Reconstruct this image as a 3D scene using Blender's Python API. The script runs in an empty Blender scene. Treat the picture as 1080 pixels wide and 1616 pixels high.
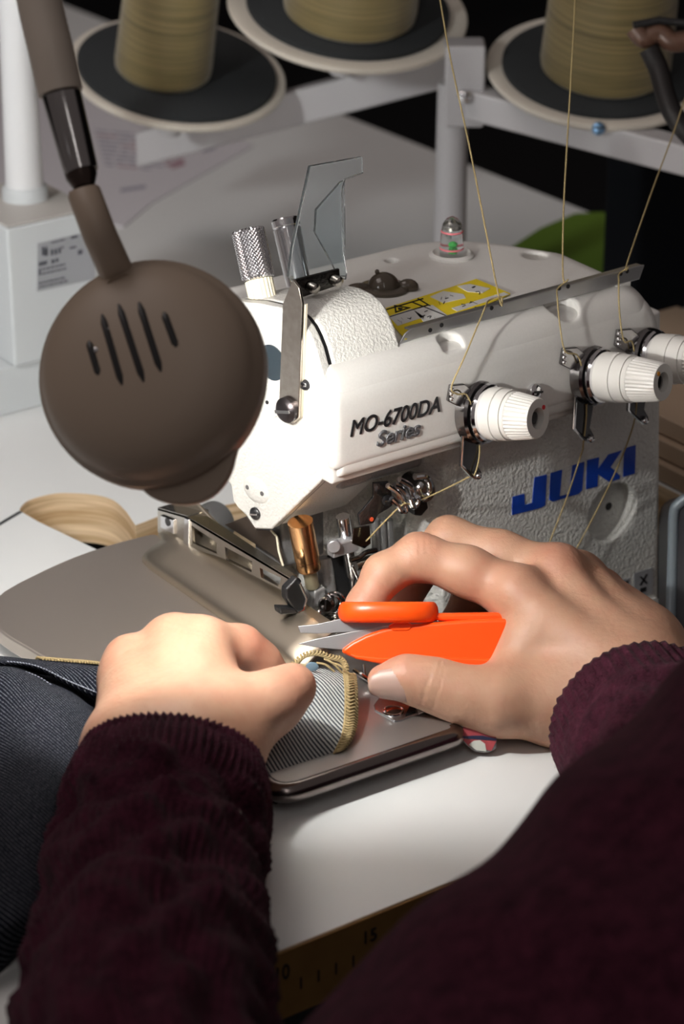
import bpy, math, random
import numpy as np
from mathutils import Vector, Matrix, noise
from mathutils.geometry import tessellate_polygon
random.seed(7)
scene = bpy.context.scene
COL = scene.collection

# ---------------------------------------------------------------- camera
W, H, F = 1080, 1616, 4040.0
TH, AZ = math.radians(25), math.radians(35.5)
fh = np.array([math.sin(AZ), math.cos(AZ), 0.0])
R_ = np.array([math.cos(AZ), -math.sin(AZ), 0.0])
FW = fh * math.cos(TH) + np.array([0, 0, -math.sin(TH)])
U_ = fh * math.sin(TH) + np.array([0, 0, math.cos(TH)])
CAM = np.array([-0.6125, -0.8586, 0.5917])
cd = bpy.data.cameras.new('camera')
cam = bpy.data.objects.new('camera', cd)
COL.objects.link(cam)
cd.sensor_fit = 'VERTICAL'; cd.sensor_height = 36.0; cd.lens = F * 36.0 / H
cd.clip_start = 0.02
cd.dof.use_dof = True; cd.dof.focus_distance = 1.205; cd.dof.aperture_fstop = 9.5
cd.dof.aperture_blades = 9
cam.matrix_world = Matrix(((R_[0], U_[0], -FW[0], CAM[0]), (R_[1], U_[1], -FW[1], CAM[1]), (R_[2], U_[2], -FW[2], CAM[2]), (0, 0, 0, 1)))
scene.camera = cam

# ---------------------------------------------------------------- world, lights, exposure
w = bpy.data.worlds.new('room_light'); scene.world = w; w.use_nodes = True
w.node_tree.nodes['Background'].inputs[0].default_value = (1.0, 0.86, 0.82, 1)
w.node_tree.nodes['Background'].inputs[1].default_value = 0.13
def area(name, loc, target, sx, sy, power, color):
    l = bpy.data.lights.new(name, 'AREA'); l.shape = 'RECTANGLE'; l.size = sx; l.size_y = sy
    l.energy = power; l.color = color
    o = bpy.data.objects.new(name, l); COL.objects.link(o); o.location = loc
    o.rotation_euler = (Vector(target) - Vector(loc)).to_track_quat('-Z', 'Y').to_euler(); return o
area('ceiling_panel_light', (-0.75, 0.65, 1.9), (0.0, 0.2, 0), 1.2, 0.8, 9.0, (1.0, 0.89, 0.85))
area('ceiling_tube_light', (-0.92, -1.38, 1.9), (-0.18, -0.05, 0.3), 0.04, 1.2, 2.6, (1.0, 0.96, 0.92))
sp = bpy.data.lights.new('left_fill_spot', 'SPOT'); sp.energy = 17.0; sp.spot_size = math.radians(46); sp.spot_blend = 0.7; sp.shadow_soft_size = 0.06; sp.color = (0.98, 1.0, 1.0)  # unseen fill spot, added to brighten the box, pole and table at left
so = bpy.data.objects.new('left_fill_spot', sp); COL.objects.link(so); so.location = (-0.75, 0.0, 0.55)
so.rotation_euler = (Vector((0.02, 0.44, 0.05)) - Vector((-0.75, 0.0, 0.55))).to_track_quat('-Z', 'Y').to_euler()
scene.view_settings.view_transform = 'Standard'; scene.view_settings.look = 'None'
scene.view_settings.exposure = 0.0; scene.view_settings.gamma = 1.0
scene.view_settings.use_curve_mapping = False
LAMP_POWER = 1.75

# ---------------------------------------------------------------- points on real planes
def ray(px, py): return FW + R_ * ((px - W / 2) / F) - U_ * ((py - H / 2) / F)
def Pd(px, py, d): return CAM + ray(px, py) * d
def Pa(px, py, ax, v):
    r = ray(px, py); return CAM + r * ((v - CAM[ax]) / r[ax])
def Px(px, py, v): return Pa(px, py, 0, v)
def Py(px, py, v): return Pa(px, py, 1, v)
def Pz(px, py, v): return Pa(px, py, 2, v)
def Pp(px, py, p0, n):
    r = ray(px, py); n = np.asarray(n, float); return CAM + r * (((np.asarray(p0) - CAM) @ n) / (r @ n))
def nrm(v): v = np.asarray(v, float); return v / np.linalg.norm(v)
V3 = lambda *a: np.array(a, float)

# ---------------------------------------------------------------- materials
MATS = {}
def mat(name, col, rough=0.5, metal=0.0, bump=None, vary=None, **kw):
    if name in MATS: return MATS[name]
    m = bpy.data.materials.new(name); m.use_nodes = True; MATS[name] = m
    nt = m.node_tree; b = nt.nodes['Principled BSDF']
    b.inputs['Base Color'].default_value = (*col, 1); b.inputs['Roughness'].default_value = rough
    b.inputs['Metallic'].default_value = metal
    for k, v in kw.items():
        key = {'trans': 'Transmission Weight', 'ior': 'IOR', 'sss': 'Subsurface Weight', 'coat': 'Coat Weight', 'spec': 'Specular IOR Level',
               'sheen': 'Sheen Weight', 'aniso': 'Anisotropic', 'alpha': 'Alpha'}[k]
        b.inputs[key].default_value = v
    tc = nt.nodes.new('ShaderNodeTexCoord')
    if vary:   # (scale, amount, second colour)
        n = nt.nodes.new('ShaderNodeTexNoise'); n.inputs['Scale'].default_value = vary[0]; n.inputs['Detail'].default_value = 4
        nt.links.new(tc.outputs['Object'], n.inputs['Vector'])
        r = nt.nodes.new('ShaderNodeMapRange'); r.inputs[1].default_value = 0.35; r.inputs[2].default_value = 0.7; r.inputs[4].default_value = vary[1]
        nt.links.new(n.outputs['Fac'], r.inputs[0])
        mx = nt.nodes.new('ShaderNodeMix'); mx.data_type = 'RGBA'
        mx.inputs[6].default_value = (*col, 1); mx.inputs[7].default_value = (*vary[2], 1)
        nt.links.new(r.outputs[0], mx.inputs[0]); nt.links.new(mx.outputs[2], b.inputs['Base Color'])
    if bump:   # (kind, scale, strength, distance)
        kind, sc, st, di = bump
        if kind == 'voronoi':
            t = nt.nodes.new('ShaderNodeTexVoronoi'); t.feature = 'SMOOTH_F1'; t.inputs['Scale'].default_value = sc; out = t.outputs['Distance']
        else:
            t = nt.nodes.new('ShaderNodeTexNoise'); t.inputs['Scale'].default_value = sc; t.inputs['Detail'].default_value = 3; out = t.outputs['Fac']
        nt.links.new(tc.outputs['Object'], t.inputs['Vector'])
        bp = nt.nodes.new('ShaderNodeBump'); bp.inputs['Strength'].default_value = st; bp.inputs['Distance'].default_value = di
        nt.links.new(out, bp.inputs['Height']); nt.links.new(bp.outputs['Normal'], b.inputs['Normal'])
    return m
def nodes(m): return m.node_tree.nodes, m.node_tree.links, m.node_tree.nodes['Principled BSDF']

WHITE = mat('smooth white paint', (0.74, 0.73, 0.70), 0.38, 0, None, (900, 0.25, (0.62, 0.61, 0.58)))
CAST = mat('wrinkle white paint', (0.74, 0.73, 0.69), 0.42, 0, ('noise', 700, 0.6, 0.0010))
CASTG = mat('wrinkle grey white paint', (0.72, 0.72, 0.69), 0.45, 0, ('noise', 500, 0.85, 0.0017))
PLASTIC = mat('white plastic', (0.78, 0.77, 0.73), 0.35)
IVORY = mat('ivory plastic', (0.80, 0.74, 0.58), 0.4)
CHROME = mat('chrome', (0.82, 0.82, 0.84), 0.12, 1)
RAILM = mat('satin chrome rail', (0.72, 0.73, 0.74), 0.34, 1)
NICKEL = mat('nickel plate', (0.62, 0.59, 0.54), 0.22, 1, ('noise', 700, 0.25, 0.0004))
DCHROME = mat('dark chrome', (0.30, 0.29, 0.29), 0.16, 1)
LEVER = mat('worn nickel lever', (0.52, 0.47, 0.41), 0.24, 1, None, (300, 0.5, (0.7, 0.65, 0.6)))
BLACKM = mat('blackened steel', (0.02, 0.02, 0.022), 0.28, 0.3)
BLACK = mat('black plastic', (0.012, 0.012, 0.013), 0.35)
RUBBER = mat('grey rubber', (0.10, 0.10, 0.10), 0.6)
SLATE = mat('slate plastic', (0.016, 0.026, 0.034), 0.5)
COPPER = mat('copper brass', (0.70, 0.42, 0.21), 0.22, 1, ('noise', 300, 0.15, 0.0004))
OLIVE = mat('olive brass', (0.42, 0.38, 0.26), 0.45, 0.6)
ORANGE = mat('orange plastic', (0.95, 0.085, 0.005), 0.33)
BLADE = mat('ground steel blade', (0.42, 0.42, 0.43), 0.42, 0.9)
STEEL = mat('brushed steel', (0.43, 0.42, 0.41), 0.48, 1)
PLATE = mat('satin steel plate', (0.56, 0.51, 0.46), 0.54, 1)
GUARD = mat('satin bronze steel', (0.54, 0.48, 0.39), 0.42, 1)
GREYCAST = mat('greasy grey casting', (0.30, 0.30, 0.30), 0.4, 0.4, ('noise', 300, 0.6, 0.0015))
LAMPM = mat('taupe lamp paint', (0.30, 0.235, 0.18), 0.5)
LAMPH = mat('taupe hose', (0.38, 0.33, 0.28), 0.5)
LAMPIN = mat('lamp reflector', (0.8, 0.78, 0.74), 0.3)
COPPERGLOW = mat('red lamp holder', (0.35, 0.10, 0.06), 0.5)
POLE = mat('white pole enamel', (0.78, 0.79, 0.80), 0.35)
BOXM = mat('pale grey box paint', (0.60, 0.63, 0.64), 0.45)
BOXTOP = mat('beige grey box lid', (0.50, 0.48, 0.45), 0.5)
STAND = mat('pale grey enamel', (0.50, 0.49, 0.50), 0.4)
CREAM = mat('cream plastic', (0.66, 0.61, 0.53), 0.4)
FOAM = mat('charcoal foam', (0.018, 0.021, 0.023), 0.9, 0, ('noise', 900, 0.5, 0.001))
THREAD = mat('tan thread', (0.36, 0.28, 0.13), 0.7)
STITCH = mat('tan overlock thread', (0.33, 0.25, 0.12), 0.8)
GREYSER = mat('grey metal lettering', (0.12, 0.12, 0.13), 0.35, 0.4)
INK = mat('black ink', (0.012, 0.012, 0.014), 0.4)
BLUE = mat('blue print', (0.004, 0.05, 0.42), 0.45)
YELLOW = mat('yellow label', (0.80, 0.62, 0.02), 0.4)
LABELW = mat('white label', (0.62, 0.62, 0.60), 0.45)
LABELG = mat('grey label', (0.33, 0.34, 0.36), 0.5)
RED = mat('red dot', (0.75, 0.02, 0.03), 0.4)
AMBER = mat('amber dot', (0.85, 0.35, 0.02), 0.4)
PINK = mat('pink ring', (0.80, 0.22, 0.25), 0.4)
GREEN = mat('green float', (0.06, 0.65, 0.10), 0.4)
GLASS = mat('clear acrylic', (0.9, 0.96, 0.98), 0.03, 0, None, None, trans=0.97, ior=1.45)
SMOKE = mat('smoked plastic', (0.16, 0.13, 0.10), 0.15, 0, None, None, trans=0.55, ior=1.45)
TABLE = mat('white laminate', (0.74, 0.75, 0.74), 0.42, 0, ('noise', 900, 0.08, 0.0004), (60, 0.12, (0.66, 0.69, 0.70)))
MAUVE = mat('mauve grey cloth', (0.30, 0.255, 0.25), 0.85, 0, ('noise', 60, 0.3, 0.004))
PAPER = mat('white paper', (0.62, 0.60, 0.63), 0.7)
PRINTB = mat('blue grey print', (0.30, 0.29, 0.36), 0.7)
PRINTR = mat('red print', (0.38, 0.24, 0.28), 0.7)
GREENC = mat('green cloth', (0.11, 0.20, 0.012), 0.8)
CASEM = mat('black case', (0.004, 0.005, 0.007), 0.8, spec=0.1)
DARKW = mat('dark room wall', (0.012, 0.012, 0.014), 0.9)
CARD = mat('beige board', (0.42, 0.31, 0.22), 0.6, 0, ('noise', 40, 0.2, 0.002))
STEELB = mat('grey blue enamel', (0.20, 0.24, 0.27), 0.4, 0.2)
DARKPANEL = mat('dark panel', (0.03, 0.03, 0.034), 0.4)

# ---------------------------------------------------------------- mesh helpers
class MB:
    def __init__(s): s.v = []; s.f = []; s.mi = []; s.uv = {}
    def add(s, vs, fs, mi=0):
        o = len(s.v); s.v += [tuple(map(float, p)) for p in vs]
        for f in fs: s.f.append(tuple(i + o for i in f)); s.mi.append(mi)
        return o
    def box(s, c, ax, ay, az, mi=0):      # centre and three half vectors
        c, ax, ay, az = map(np.asarray, (c, ax, ay, az))
        vs = [c + i * ax + j * ay + k * az for k in (-1, 1) for j in (-1, 1) for i in (-1, 1)]
        s.add(vs, [(0, 2, 3, 1), (4, 5, 7, 6), (0, 1, 5, 4), (2, 6, 7, 3), (0, 4, 6, 2), (1, 3, 7, 5)], mi)
    def aabb(s, lo, hi, mi=0):
        lo, hi = V3(*lo), V3(*hi); h = (hi - lo) / 2
        s.box((lo + hi) / 2, (h[0], 0, 0), (0, h[1], 0), (0, 0, h[2]), mi)
    def prism(s, pts, ext, mi=0):         # 3D outline pushed along ext
        pts = [np.asarray(p, float) for p in pts]; ext = np.asarray(ext, float); n = len(pts)
        nn = np.zeros(3)
        for i in range(n): nn += np.cross(pts[i], pts[(i + 1) % n])
        if nn @ ext > 0: pts = pts[::-1]
        vs = pts + [p + ext for p in pts]
        fs = [tuple(range(n)), tuple(range(2 * n - 1, n - 1, -1))]
        fs += [(i, i + n, (i + 1) % n + n, (i + 1) % n) for i in range(n)]
        s.add(vs, fs, mi)
    def lathe(s, c, axis, prof, seg=32, mi=0, ribs=None):   # prof: (height, radius)
        c = np.asarray(c, float); a = nrm(axis); t = V3(0, 0, 1) if abs(a[2]) < 0.9 else V3(1, 0, 0)
        x = nrm(np.cross(t, a)); y = np.cross(a, x); vs = []; fs = []
        for j, (h, r) in enumerate(prof):
            for i in range(seg):
                th = 2 * math.pi * i / seg; rr = r
                if ribs and ribs[0] <= j <= ribs[1]: rr = r * (1 - ribs[2] * (i % 2))
                vs.append(c + a * h + (x * math.cos(th) + y * math.sin(th)) * rr)
        for j in range(len(prof) - 1):
            for i in range(seg):
                k = (i + 1) % seg; fs.append((j * seg + i, j * seg + k, (j + 1) * seg + k, (j + 1) * seg + i))
        fs.append(tuple(range(seg - 1, -1, -1))); n = len(prof) - 1
        fs.append(tuple(range(n * seg, n * seg + seg))); s.add(vs, fs, mi)
    def tube(s, path, r, seg=10, mi=0, closed=False, flat=None):
        P = [np.asarray(p, float) for p in path]; n = len(P)
        rs = [r] * n if np.isscalar(r) else list(r); vs = []; fs = []; prev = None
        for i in range(n):
            a = P[(i - 1) % n] if (closed or i > 0) else P[i]; b = P[(i + 1) % n] if (closed or i < n - 1) else P[i]
            t = nrm(b - a)
            if prev is None:
                g = V3(0, 0, 1) if abs(t[2]) < 0.9 else V3(1, 0, 0); x = nrm(np.cross(g, t))
            else: x = nrm(prev - t * (prev @ t))
            prev = x; y = np.cross(t, x)
            for k in range(seg):
                th = 2 * math.pi * k / seg; vs.append(P[i] + (x * math.cos(th) + y * math.sin(th)) * rs[i])
        m = n if closed else n - 1
        for i in range(m):
            j = (i + 1) % n
            for k in range(seg):
                l = (k + 1) % seg; fs.append((i * seg + k, i * seg + l, j * seg + l, j * seg + k))
        if not closed:
            fs.append(tuple(range(seg - 1, -1, -1))); fs.append(tuple(range((n - 1) * seg, n * seg)))
        s.add(vs, fs, mi)
    def ball(s, c, ax, ay, az, nu=16, nv=10, mi=0, v0=0.0):
        c = np.asarray(c, float); vs = []; fs = []
        for j in range(nv + 1):
            ph = -math.pi / 2 + math.pi * (v0 + (1 - v0) * j / nv)
            for i in range(nu):
                th = 2 * math.pi * i / nu
                vs.append(c + np.asarray(ax) * math.cos(ph) * math.cos(th) + np.asarray(ay) * math.cos(ph) * math.sin(th) + np.asarray(az) * math.sin(ph))
        for j in range(nv):
            for i in range(nu):
                k = (i + 1) % nu; fs.append((j * nu + i, j * nu + k, (j + 1) * nu + k, (j + 1) * nu + i))
        s.add(vs, fs, mi)

def spline(pts, n=6, closed=False):
    P = [np.asarray(p, float) for p in pts]; m = len(P); out = []
    rng = range(m) if closed else range(m - 1)
    for i in rng:
        if closed: a, b, c, d = P[(i - 1) % m], P[i], P[(i + 1) % m], P[(i + 2) % m]
        else: a, b, c, d = P[max(i - 1, 0)], P[i], P[i + 1], P[min(i + 2, m - 1)]
        for k in range(n):
            t = k / n; out.append(0.5 * (2 * b + (c - a) * t + (2 * a - 5 * b + 4 * c - d) * t * t + (3 * b - a - 3 * c + d) * t ** 3))
    if not closed: out.append(P[-1])
    return out

def thing(name, label, cat, loc, group=None):
    o = bpy.data.objects.new(name, None); COL.objects.link(o); o.location = tuple(map(float, loc)); o.empty_display_size = 0.02
    o['label'] = label; o['category'] = cat
    if group: o['group'] = group
    return o
def rootloc(p):
    while p.parent: p = p.parent
    return np.array(p.location)
def link_mesh(name, me, parent):
    o = bpy.data.objects.new(name, me); COL.objects.link(o)
    if parent is not None: o.parent = parent
    return o
def obj(name, mb, mats, parent=None, smooth=35, bevel=0, bseg=2, sub=0, label=None, kind=None, uv=None, weld=False):
    if not isinstance(mats, (list, tuple)): mats = [mats]
    vs = np.array(mb.v)
    if parent is not None: off = rootloc(parent)
    else:
        off = (vs.min(0) + vs.max(0)) / 2; off[2] = vs[:, 2].min()
    me = bpy.data.meshes.new(name); me.from_pydata([tuple(p) for p in vs - off], [], mb.f)
    for m in mats: me.materials.append(m)
    me.polygons.foreach_set('material_index', mb.mi)
    if uv is not None:
        l = me.uv_layers.new(name='UVMap'); vi = np.empty(len(me.loops), int); me.loops.foreach_get('vertex_index', vi)
        l.data.foreach_set('uv', np.asarray(uv, float)[vi].ravel())
    me.validate(); me.update()
    if smooth:
        me.polygons.foreach_set('use_smooth', [True] * len(me.polygons))
        if smooth < 180 and not bevel: me.set_sharp_from_angle(angle=math.radians(smooth))
    o = link_mesh(name, me, parent)
    if parent is None: o.location = tuple(map(float, off))
    if bevel:
        b = o.modifiers.new('bevel', 'BEVEL'); b.width = bevel; b.segments = bseg; b.limit_method = 'ANGLE'; b.angle_limit = math.radians(30); b.harden_normals = True
    if sub:
        b = o.modifiers.new('sub', 'SUBSURF'); b.levels = sub; b.render_levels = sub
    if label: o['label'] = label
    if kind: o['kind'] = kind
    return o
def tag(o, label, cat, group=None, kind=None):
    o['label'] = label; o['category'] = cat
    if group: o['group'] = group
    if kind: o['kind'] = kind
    return o

# signed distance modelling: organic castings, hands, cloth bodies
def smin(a, b, k):
    h = np.clip(0.5 + 0.5 * (b - a) / k, 0, 1); return b * (1 - h) + a * h - k * h * (1 - h)
def smax(a, b, k): return -smin(-a, -b, k)
def cone(P, a, b, ra, rb):
    a = np.asarray(a); ba = np.asarray(b) - a; pa = P - a
    t = np.clip(pa @ ba / (ba @ ba), 0, 1); return np.linalg.norm(pa - t[:, None] * ba, axis=1) - (ra + (rb - ra) * t)
def ell(P, c, r):
    q = (P - np.asarray(c)) / np.asarray(r); l = np.linalg.norm(q, axis=1); return (l - 1) * min(r)
def sdf_mesh(f, lo, hi, h, m=4):
    lo = np.asarray(lo, float); nb = np.ceil((np.asarray(hi) - lo) / (h * m)).astype(int); n = nb * m + 1
    bi = np.stack(np.meshgrid(*[np.arange(k) for k in nb], indexing='ij'), -1).reshape(-1, 3)
    dc = f(lo + (bi + 0.5) * m * h)
    D = np.empty(n, np.float32); big = np.sign(dc).reshape(nb) * 1.0
    D[:-1, :-1, :-1] = np.repeat(np.repeat(np.repeat(big, m, 0), m, 1), m, 2)
    D[-1] = D[-2]; D[:, -1] = D[:, -2]; D[:, :, -1] = D[:, :, -2]
    act = bi[np.abs(dc) < m * h * 1.6]
    g = np.stack(np.meshgrid(*[np.arange(m + 1)] * 3, indexing='ij'), -1).reshape(-1, 3)
    for s in range(0, len(act), 4000):
        idx = (act[s:s + 4000, None] * m + g[None]).reshape(-1, 3)
        D[idx[:, 0], idx[:, 1], idx[:, 2]] = f(lo + idx * h)
    S = D < 0; c8 = [S[i:n[0] - 1 + i, j:n[1] - 1 + j, k:n[2] - 1 + k] for i in (0, 1) for j in (0, 1) for k in (0, 1)]
    cnt = sum(c.astype(np.int8) for c in c8); cells = np.argwhere((cnt > 0) & (cnt < 8))
    vid = -np.ones(n - 1, np.int64); vid[tuple(cells.T)] = np.arange(len(cells))
    acc = np.zeros((len(cells), 3)); num = np.zeros(len(cells))
    corners = [(i, j, k) for i in (0, 1) for j in (0, 1) for k in (0, 1)]
    for a in corners:
        for ax in range(3):
            if a[ax]: continue
            b = list(a); b[ax] = 1
            da = D[tuple((cells + a).T)]; db = D[tuple((cells + b).T)]; x = (da < 0) != (db < 0)
            t = np.where(x, da / np.where(x, da - db, 1), 0)
            p = np.array(a, float)[None].repeat(len(cells), 0); p[:, ax] = t
            acc[x] += p[x]; num[x] += 1
    verts = lo + (cells + acc / num[:, None]) * h; faces = []
    for ax in range(3):
        o = [0, 0, 0]; o[ax] = 1; u, v = [(1, 2), (2, 0), (0, 1)][ax]
        sl0 = [slice(1, n[i] - 1) for i in range(3)]; sl0[ax] = slice(0, n[ax] - 1); sl1 = list(sl0); sl1[ax] = slice(1, n[ax])
        A, B = S[tuple(sl0)], S[tuple(sl1)]; off = np.ones(3, int); off[ax] = 0
        e = np.argwhere(A != B); ins = A[tuple(e.T)]; e = e + off
        du = np.zeros(3, int); du[u] = 1; dv = np.zeros(3, int); dv[v] = 1
        q = np.stack([vid[tuple((e - du - dv).T)], vid[tuple((e - dv).T)], vid[tuple(e.T)], vid[tuple((e - du).T)]], 1)
        q[~ins] = q[~ins][:, ::-1]; faces.append(q)
    return verts, np.concatenate(faces)
def sdf_obj(name, f, lo, hi, h, mats, parent, label=None, pick=None):
    v, q = sdf_mesh(f, lo, hi, h); mb = MB(); mb.v = [tuple(p) for p in v]; mb.f = [tuple(map(int, x)) for x in q]; mb.mi = [0] * len(q) if pick is None else [int(t) for t in pick(v[q].mean(1))]
    return obj(name, mb, mats, parent, smooth=180, label=label), v

def text(name, body, origin, xd, yd, width, height, material, parent, depth=0.0003, shear=0.0, bold=0.0, label=None):
    c = bpy.data.curves.new(name, 'FONT'); c.body = body; c.extrude = 0.1; c.shear = shear; c.bevel_depth = bold; c.bevel_resolution = 0
    t = bpy.data.objects.new(name, c); COL.objects.link(t)
    bpy.context.view_layer.update()
    me = bpy.data.meshes.new_from_object(t.evaluated_get(bpy.context.evaluated_depsgraph_get()))
    bpy.data.objects.remove(t); v = np.empty(len(me.vertices) * 3); me.vertices.foreach_get('co', v); v = v.reshape(-1, 3)
    lo, hi = v.min(0), v.max(0); xd, yd = nrm(xd), nrm(yd); zd = np.cross(xd, yd)
    q = (v - lo) / (hi - lo); q = np.asarray(origin) + q[:, :1] * xd * width + q[:, 1:2] * yd * height + (q[:, 2:] - 0.5) * zd * depth * 2
    me.vertices.foreach_set('co', (q - rootloc(parent)).ravel()); me.update(); me.materials.clear(); me.materials.append(material)
    o = link_mesh(name, me, parent)
    if label: o['label'] = label
    return o
def frame_screw(mb, c, n, r, h, mi=0, slot=1):      # domed screw head with a slot
    n = nrm(n); mb.lathe(c, n, [(-0.002, r), (h * 0.5, r), (h * 0.85, r * 0.8), (h, r * 0.5)], 20, mi)
    t = nrm(np.cross(n, V3(0.2, 0.3, 1)))
    if slot: mb.box(np.asarray(c) + n * h, t * r * 0.75, np.cross(n, t) * r * 0.13, n * h * 0.12, slot)
# ================================================================ the setting
def structure(name, mb, m, **k):
    o = obj(name, mb, m, None, **k); o['kind'] = 'structure'; return o
mb = MB(); mb.aabb((-3, -3, -0.76), (4, 4, -0.72)); structure('floor', mb, DARKW, smooth=0)
mb = MB(); mb.aabb((-3, 3.2, -0.72), (4, 3.3, 2.4)); structure('wall_back', mb, DARKW, smooth=0)
mb = MB(); mb.aabb((3.0, -3, -0.72), (3.1, 3.2, 2.4)); structure('wall_right', mb, DARKW, smooth=0)

# ---------------------------------------------------------------- sewing table with its cut-out
PLY = mat('plywood edge', (0.62, 0.44, 0.26), 0.55)
ns, lk, bs = nodes(PLY)
tc = ns.new('ShaderNodeTexCoord'); mp = ns.new('ShaderNodeMapping'); mp.inputs['Scale'].default_value = (9, 9, 230)
nz = ns.new('ShaderNodeTexNoise'); nz.inputs['Scale'].default_value = 1.0; nz.inputs['Detail'].default_value = 5; nz.inputs['Distortion'].default_value = 0.6
cr = ns.new('ShaderNodeValToRGB'); cr.color_ramp.elements[0].position = 0.35; cr.color_ramp.elements[0].color = (0.46, 0.30, 0.15, 1)
cr.color_ramp.elements[1].position = 0.62; cr.color_ramp.elements[1].color = (0.80, 0.63, 0.42, 1)
lk.new(tc.outputs['Object'], mp.inputs[0]); lk.new(mp.outputs[0], nz.inputs['Vector']); lk.new(nz.outputs[0], cr.inputs[0]); lk.new(cr.outputs[0], bs.inputs['Base Color'])
RULERW = mat('brown ruler wood', (0.26, 0.14, 0.04), 0.6, 0, None, (90, 0.5, (0.18, 0.09, 0.024)))

table = thing('sewing_table', 'white laminate sewing table with a cut-out showing plywood and a ruler along its front edge', 'table', (0, 0, -0.03))
TT = 0.030
outer = [V3(-0.9, -0.149, 0), V3(0.572, -0.149, 0), V3(0.572, 1.75, 0), V3(-0.9, 1.75, 0)]
far = [Pz(x, y, 0) for x, y in [(31, 806), (33, 800), (45, 790), (70, 782), (100, 778), (150, 781), (180, 790), (200, 808), (214, 829), (250, 815)]]
near = [Pz(x, y, 0) for x, y in [(60, 823), (100, 842), (150, 866), (195, 887)]][::-1]
hole = spline(far[:8], 4) + far[8:] + [V3(0.29, 0.17, 0), V3(0.29, -0.052, 0), V3(0.004, -0.052, 0), V3(-0.004, 0.10, 0)] + near
tess = tessellate_polygon([[Vector(p) for p in outer], [Vector(p) for p in hole]])
allp = outer + hole; mb = MB(); dz = V3(0, 0, -TT)
def up(t, flip):
    a, b, c = [allp[i] for i in t]; s = np.cross(b - a, c - a)[2] > 0
    return tuple(t) if s != flip else tuple(t[::-1])
mb.add(allp, [up(t, False) for t in tess], 0)
mb.add([p + dz for p in allp], [up(t, True) for t in tess], 0)
def wall(loop, mi, inward):
    n = len(loop); vs = list(loop) + [p + dz for p in loop]
    fs = [(i, (i + 1) % n, (i + 1) % n + n, i + n) for i in range(n)]
    area2 = sum(np.cross(loop[i], loop[(i + 1) % n])[2] for i in range(n))
    if (area2 > 0) != inward: fs = [f[::-1] for f in fs]
    mb.add(vs, fs, mi)
wall(outer, 1, False); wall(hole, 1, True)
obj('tabletop', mb, [TABLE, PLY], table, smooth=20)
mb = MB(); a, b = Pz(0, 826.5, 0.0002), Pz(33, 807, 0.0002); t = nrm(b - a); s = np.cross(t, V3(0, 0, 1)) * 0.0012; a = a - t * 0.3
mb.prism([a - s, b - s, b + s, a + s], V3(0, 0, -0.0008)); obj('joint_line', mb, BLACK, table, smooth=0)
mb = MB(); mb.aabb((-0.9, -0.1502, -0.033), (0.57, -0.1491, -0.0006)); obj('front_ruler', mb, RULERW, table, bevel=0.0003)
fr = table.children[-1]
mb = MB(); x0 = Py(447, 1545, -0.1503)[0]; x1 = Py(585, 1474, -0.1503)[0]
for i in range(1, 5):
    x = x0 + (x1 - x0) * i / 5; mb.aabb((x - 0.0004, -0.1505, -0.0215), (x + 0.0004, -0.1500, -0.0160))
obj('tick_marks', mb, INK, fr, smooth=0)
text('numeral', '10', (x0 - 0.003, -0.1504, -0.0135), (1, 0, 0), (0, 0, 1), 0.006, 0.007, INK, fr)
text('numeral', '15', (x1 - 0.003, -0.1504, -0.0125), (1, 0, 0), (0, 0, 1), 0.006, 0.006, INK, fr)
for sx, sy in ((-0.8, -0.08), (0.55, -0.08), (-0.8, 1.65), (0.55, 1.65)):
    mb = MB(); mb.aabb((sx - 0.02, sy - 0.02, -0.72), (sx + 0.02, sy + 0.02, -0.0305)); obj('leg', mb, STAND, table, bevel=0.003)

# ================================================================ overlock machine
mach = thing('overlock_machine', 'white industrial overlock sewing machine with blue lettering sunk in the table', 'sewing machine', (0.12, 0.08, 0))
uL = V3(-math.sin(math.radians(11.5)), math.cos(math.radians(11.5)), 0); nL = V3(-uL[1], uL[0], 0) * 1.0
A0 = V3(0.0185, 0.035, 0.1023)
LF = lambda x, y, o=0.0: Pp(x, y, A0 + nL * o, nL)
XV = V3(1, 0, 0); YV = V3(0, 1, 0); ZV = V3(0, 0, 1)

# main casting: arm, column with the round recess, base, throat
def f_body(P):
    x, y, z = P.T
    k = 0.016
    arm = smax(smax(0.030 - y + 0.10 * np.maximum(z - 0.125, 0), z - 0.1535 - 0.02 * (y - 0.06), k), smax(x - 0.229 + 0.25 * np.maximum(z - 0.10, 0) + 0.6 * np.maximum(y - 0.10, 0), y - 0.160, 0.03), 0.014)
    arm = smax(arm, np.maximum(0.020 - x, 0.100 - z), 0.003)
    col = np.maximum(smax(0.050 - y, x - (0.2405 + 0.06 * (0.085 - z)), 0.004), np.maximum(0.098 - x, smax(y - 0.150, z - 0.13, 0.01)))
    col = np.maximum(col, -0.060 - z)
    rec = np.sqrt((x - RC[0]) ** 2 + (z - RC[2]) ** 2) - 0.0163
    col = smax(col, -np.maximum(rec, y - 0.0595), 0.0008)
    thr = np.maximum(np.maximum(0.086 - y, y - 0.13), np.maximum(np.maximum(0.040 - x, x - 0.105), np.maximum(z - 0.12, -0.06 - z)))
    pil = cone(P, (0.099, 0.062, 0.10), (0.099, 0.070, -0.02), 0.010, 0.011)
    d = smin(smin(arm, col, 0.004), smin(thr, pil, 0.012), 0.006)
    for c, r, e in HOLES:
        q = P - c; h = np.sqrt(q[:, 0] ** 2 + (q[:, 1] * 1.0) ** 2) - r
        d = smax(d, -np.maximum(h, -(q[:, 2] + e)), 0.001)
    return d
RC = Py(968, 809, 0.05)
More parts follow.
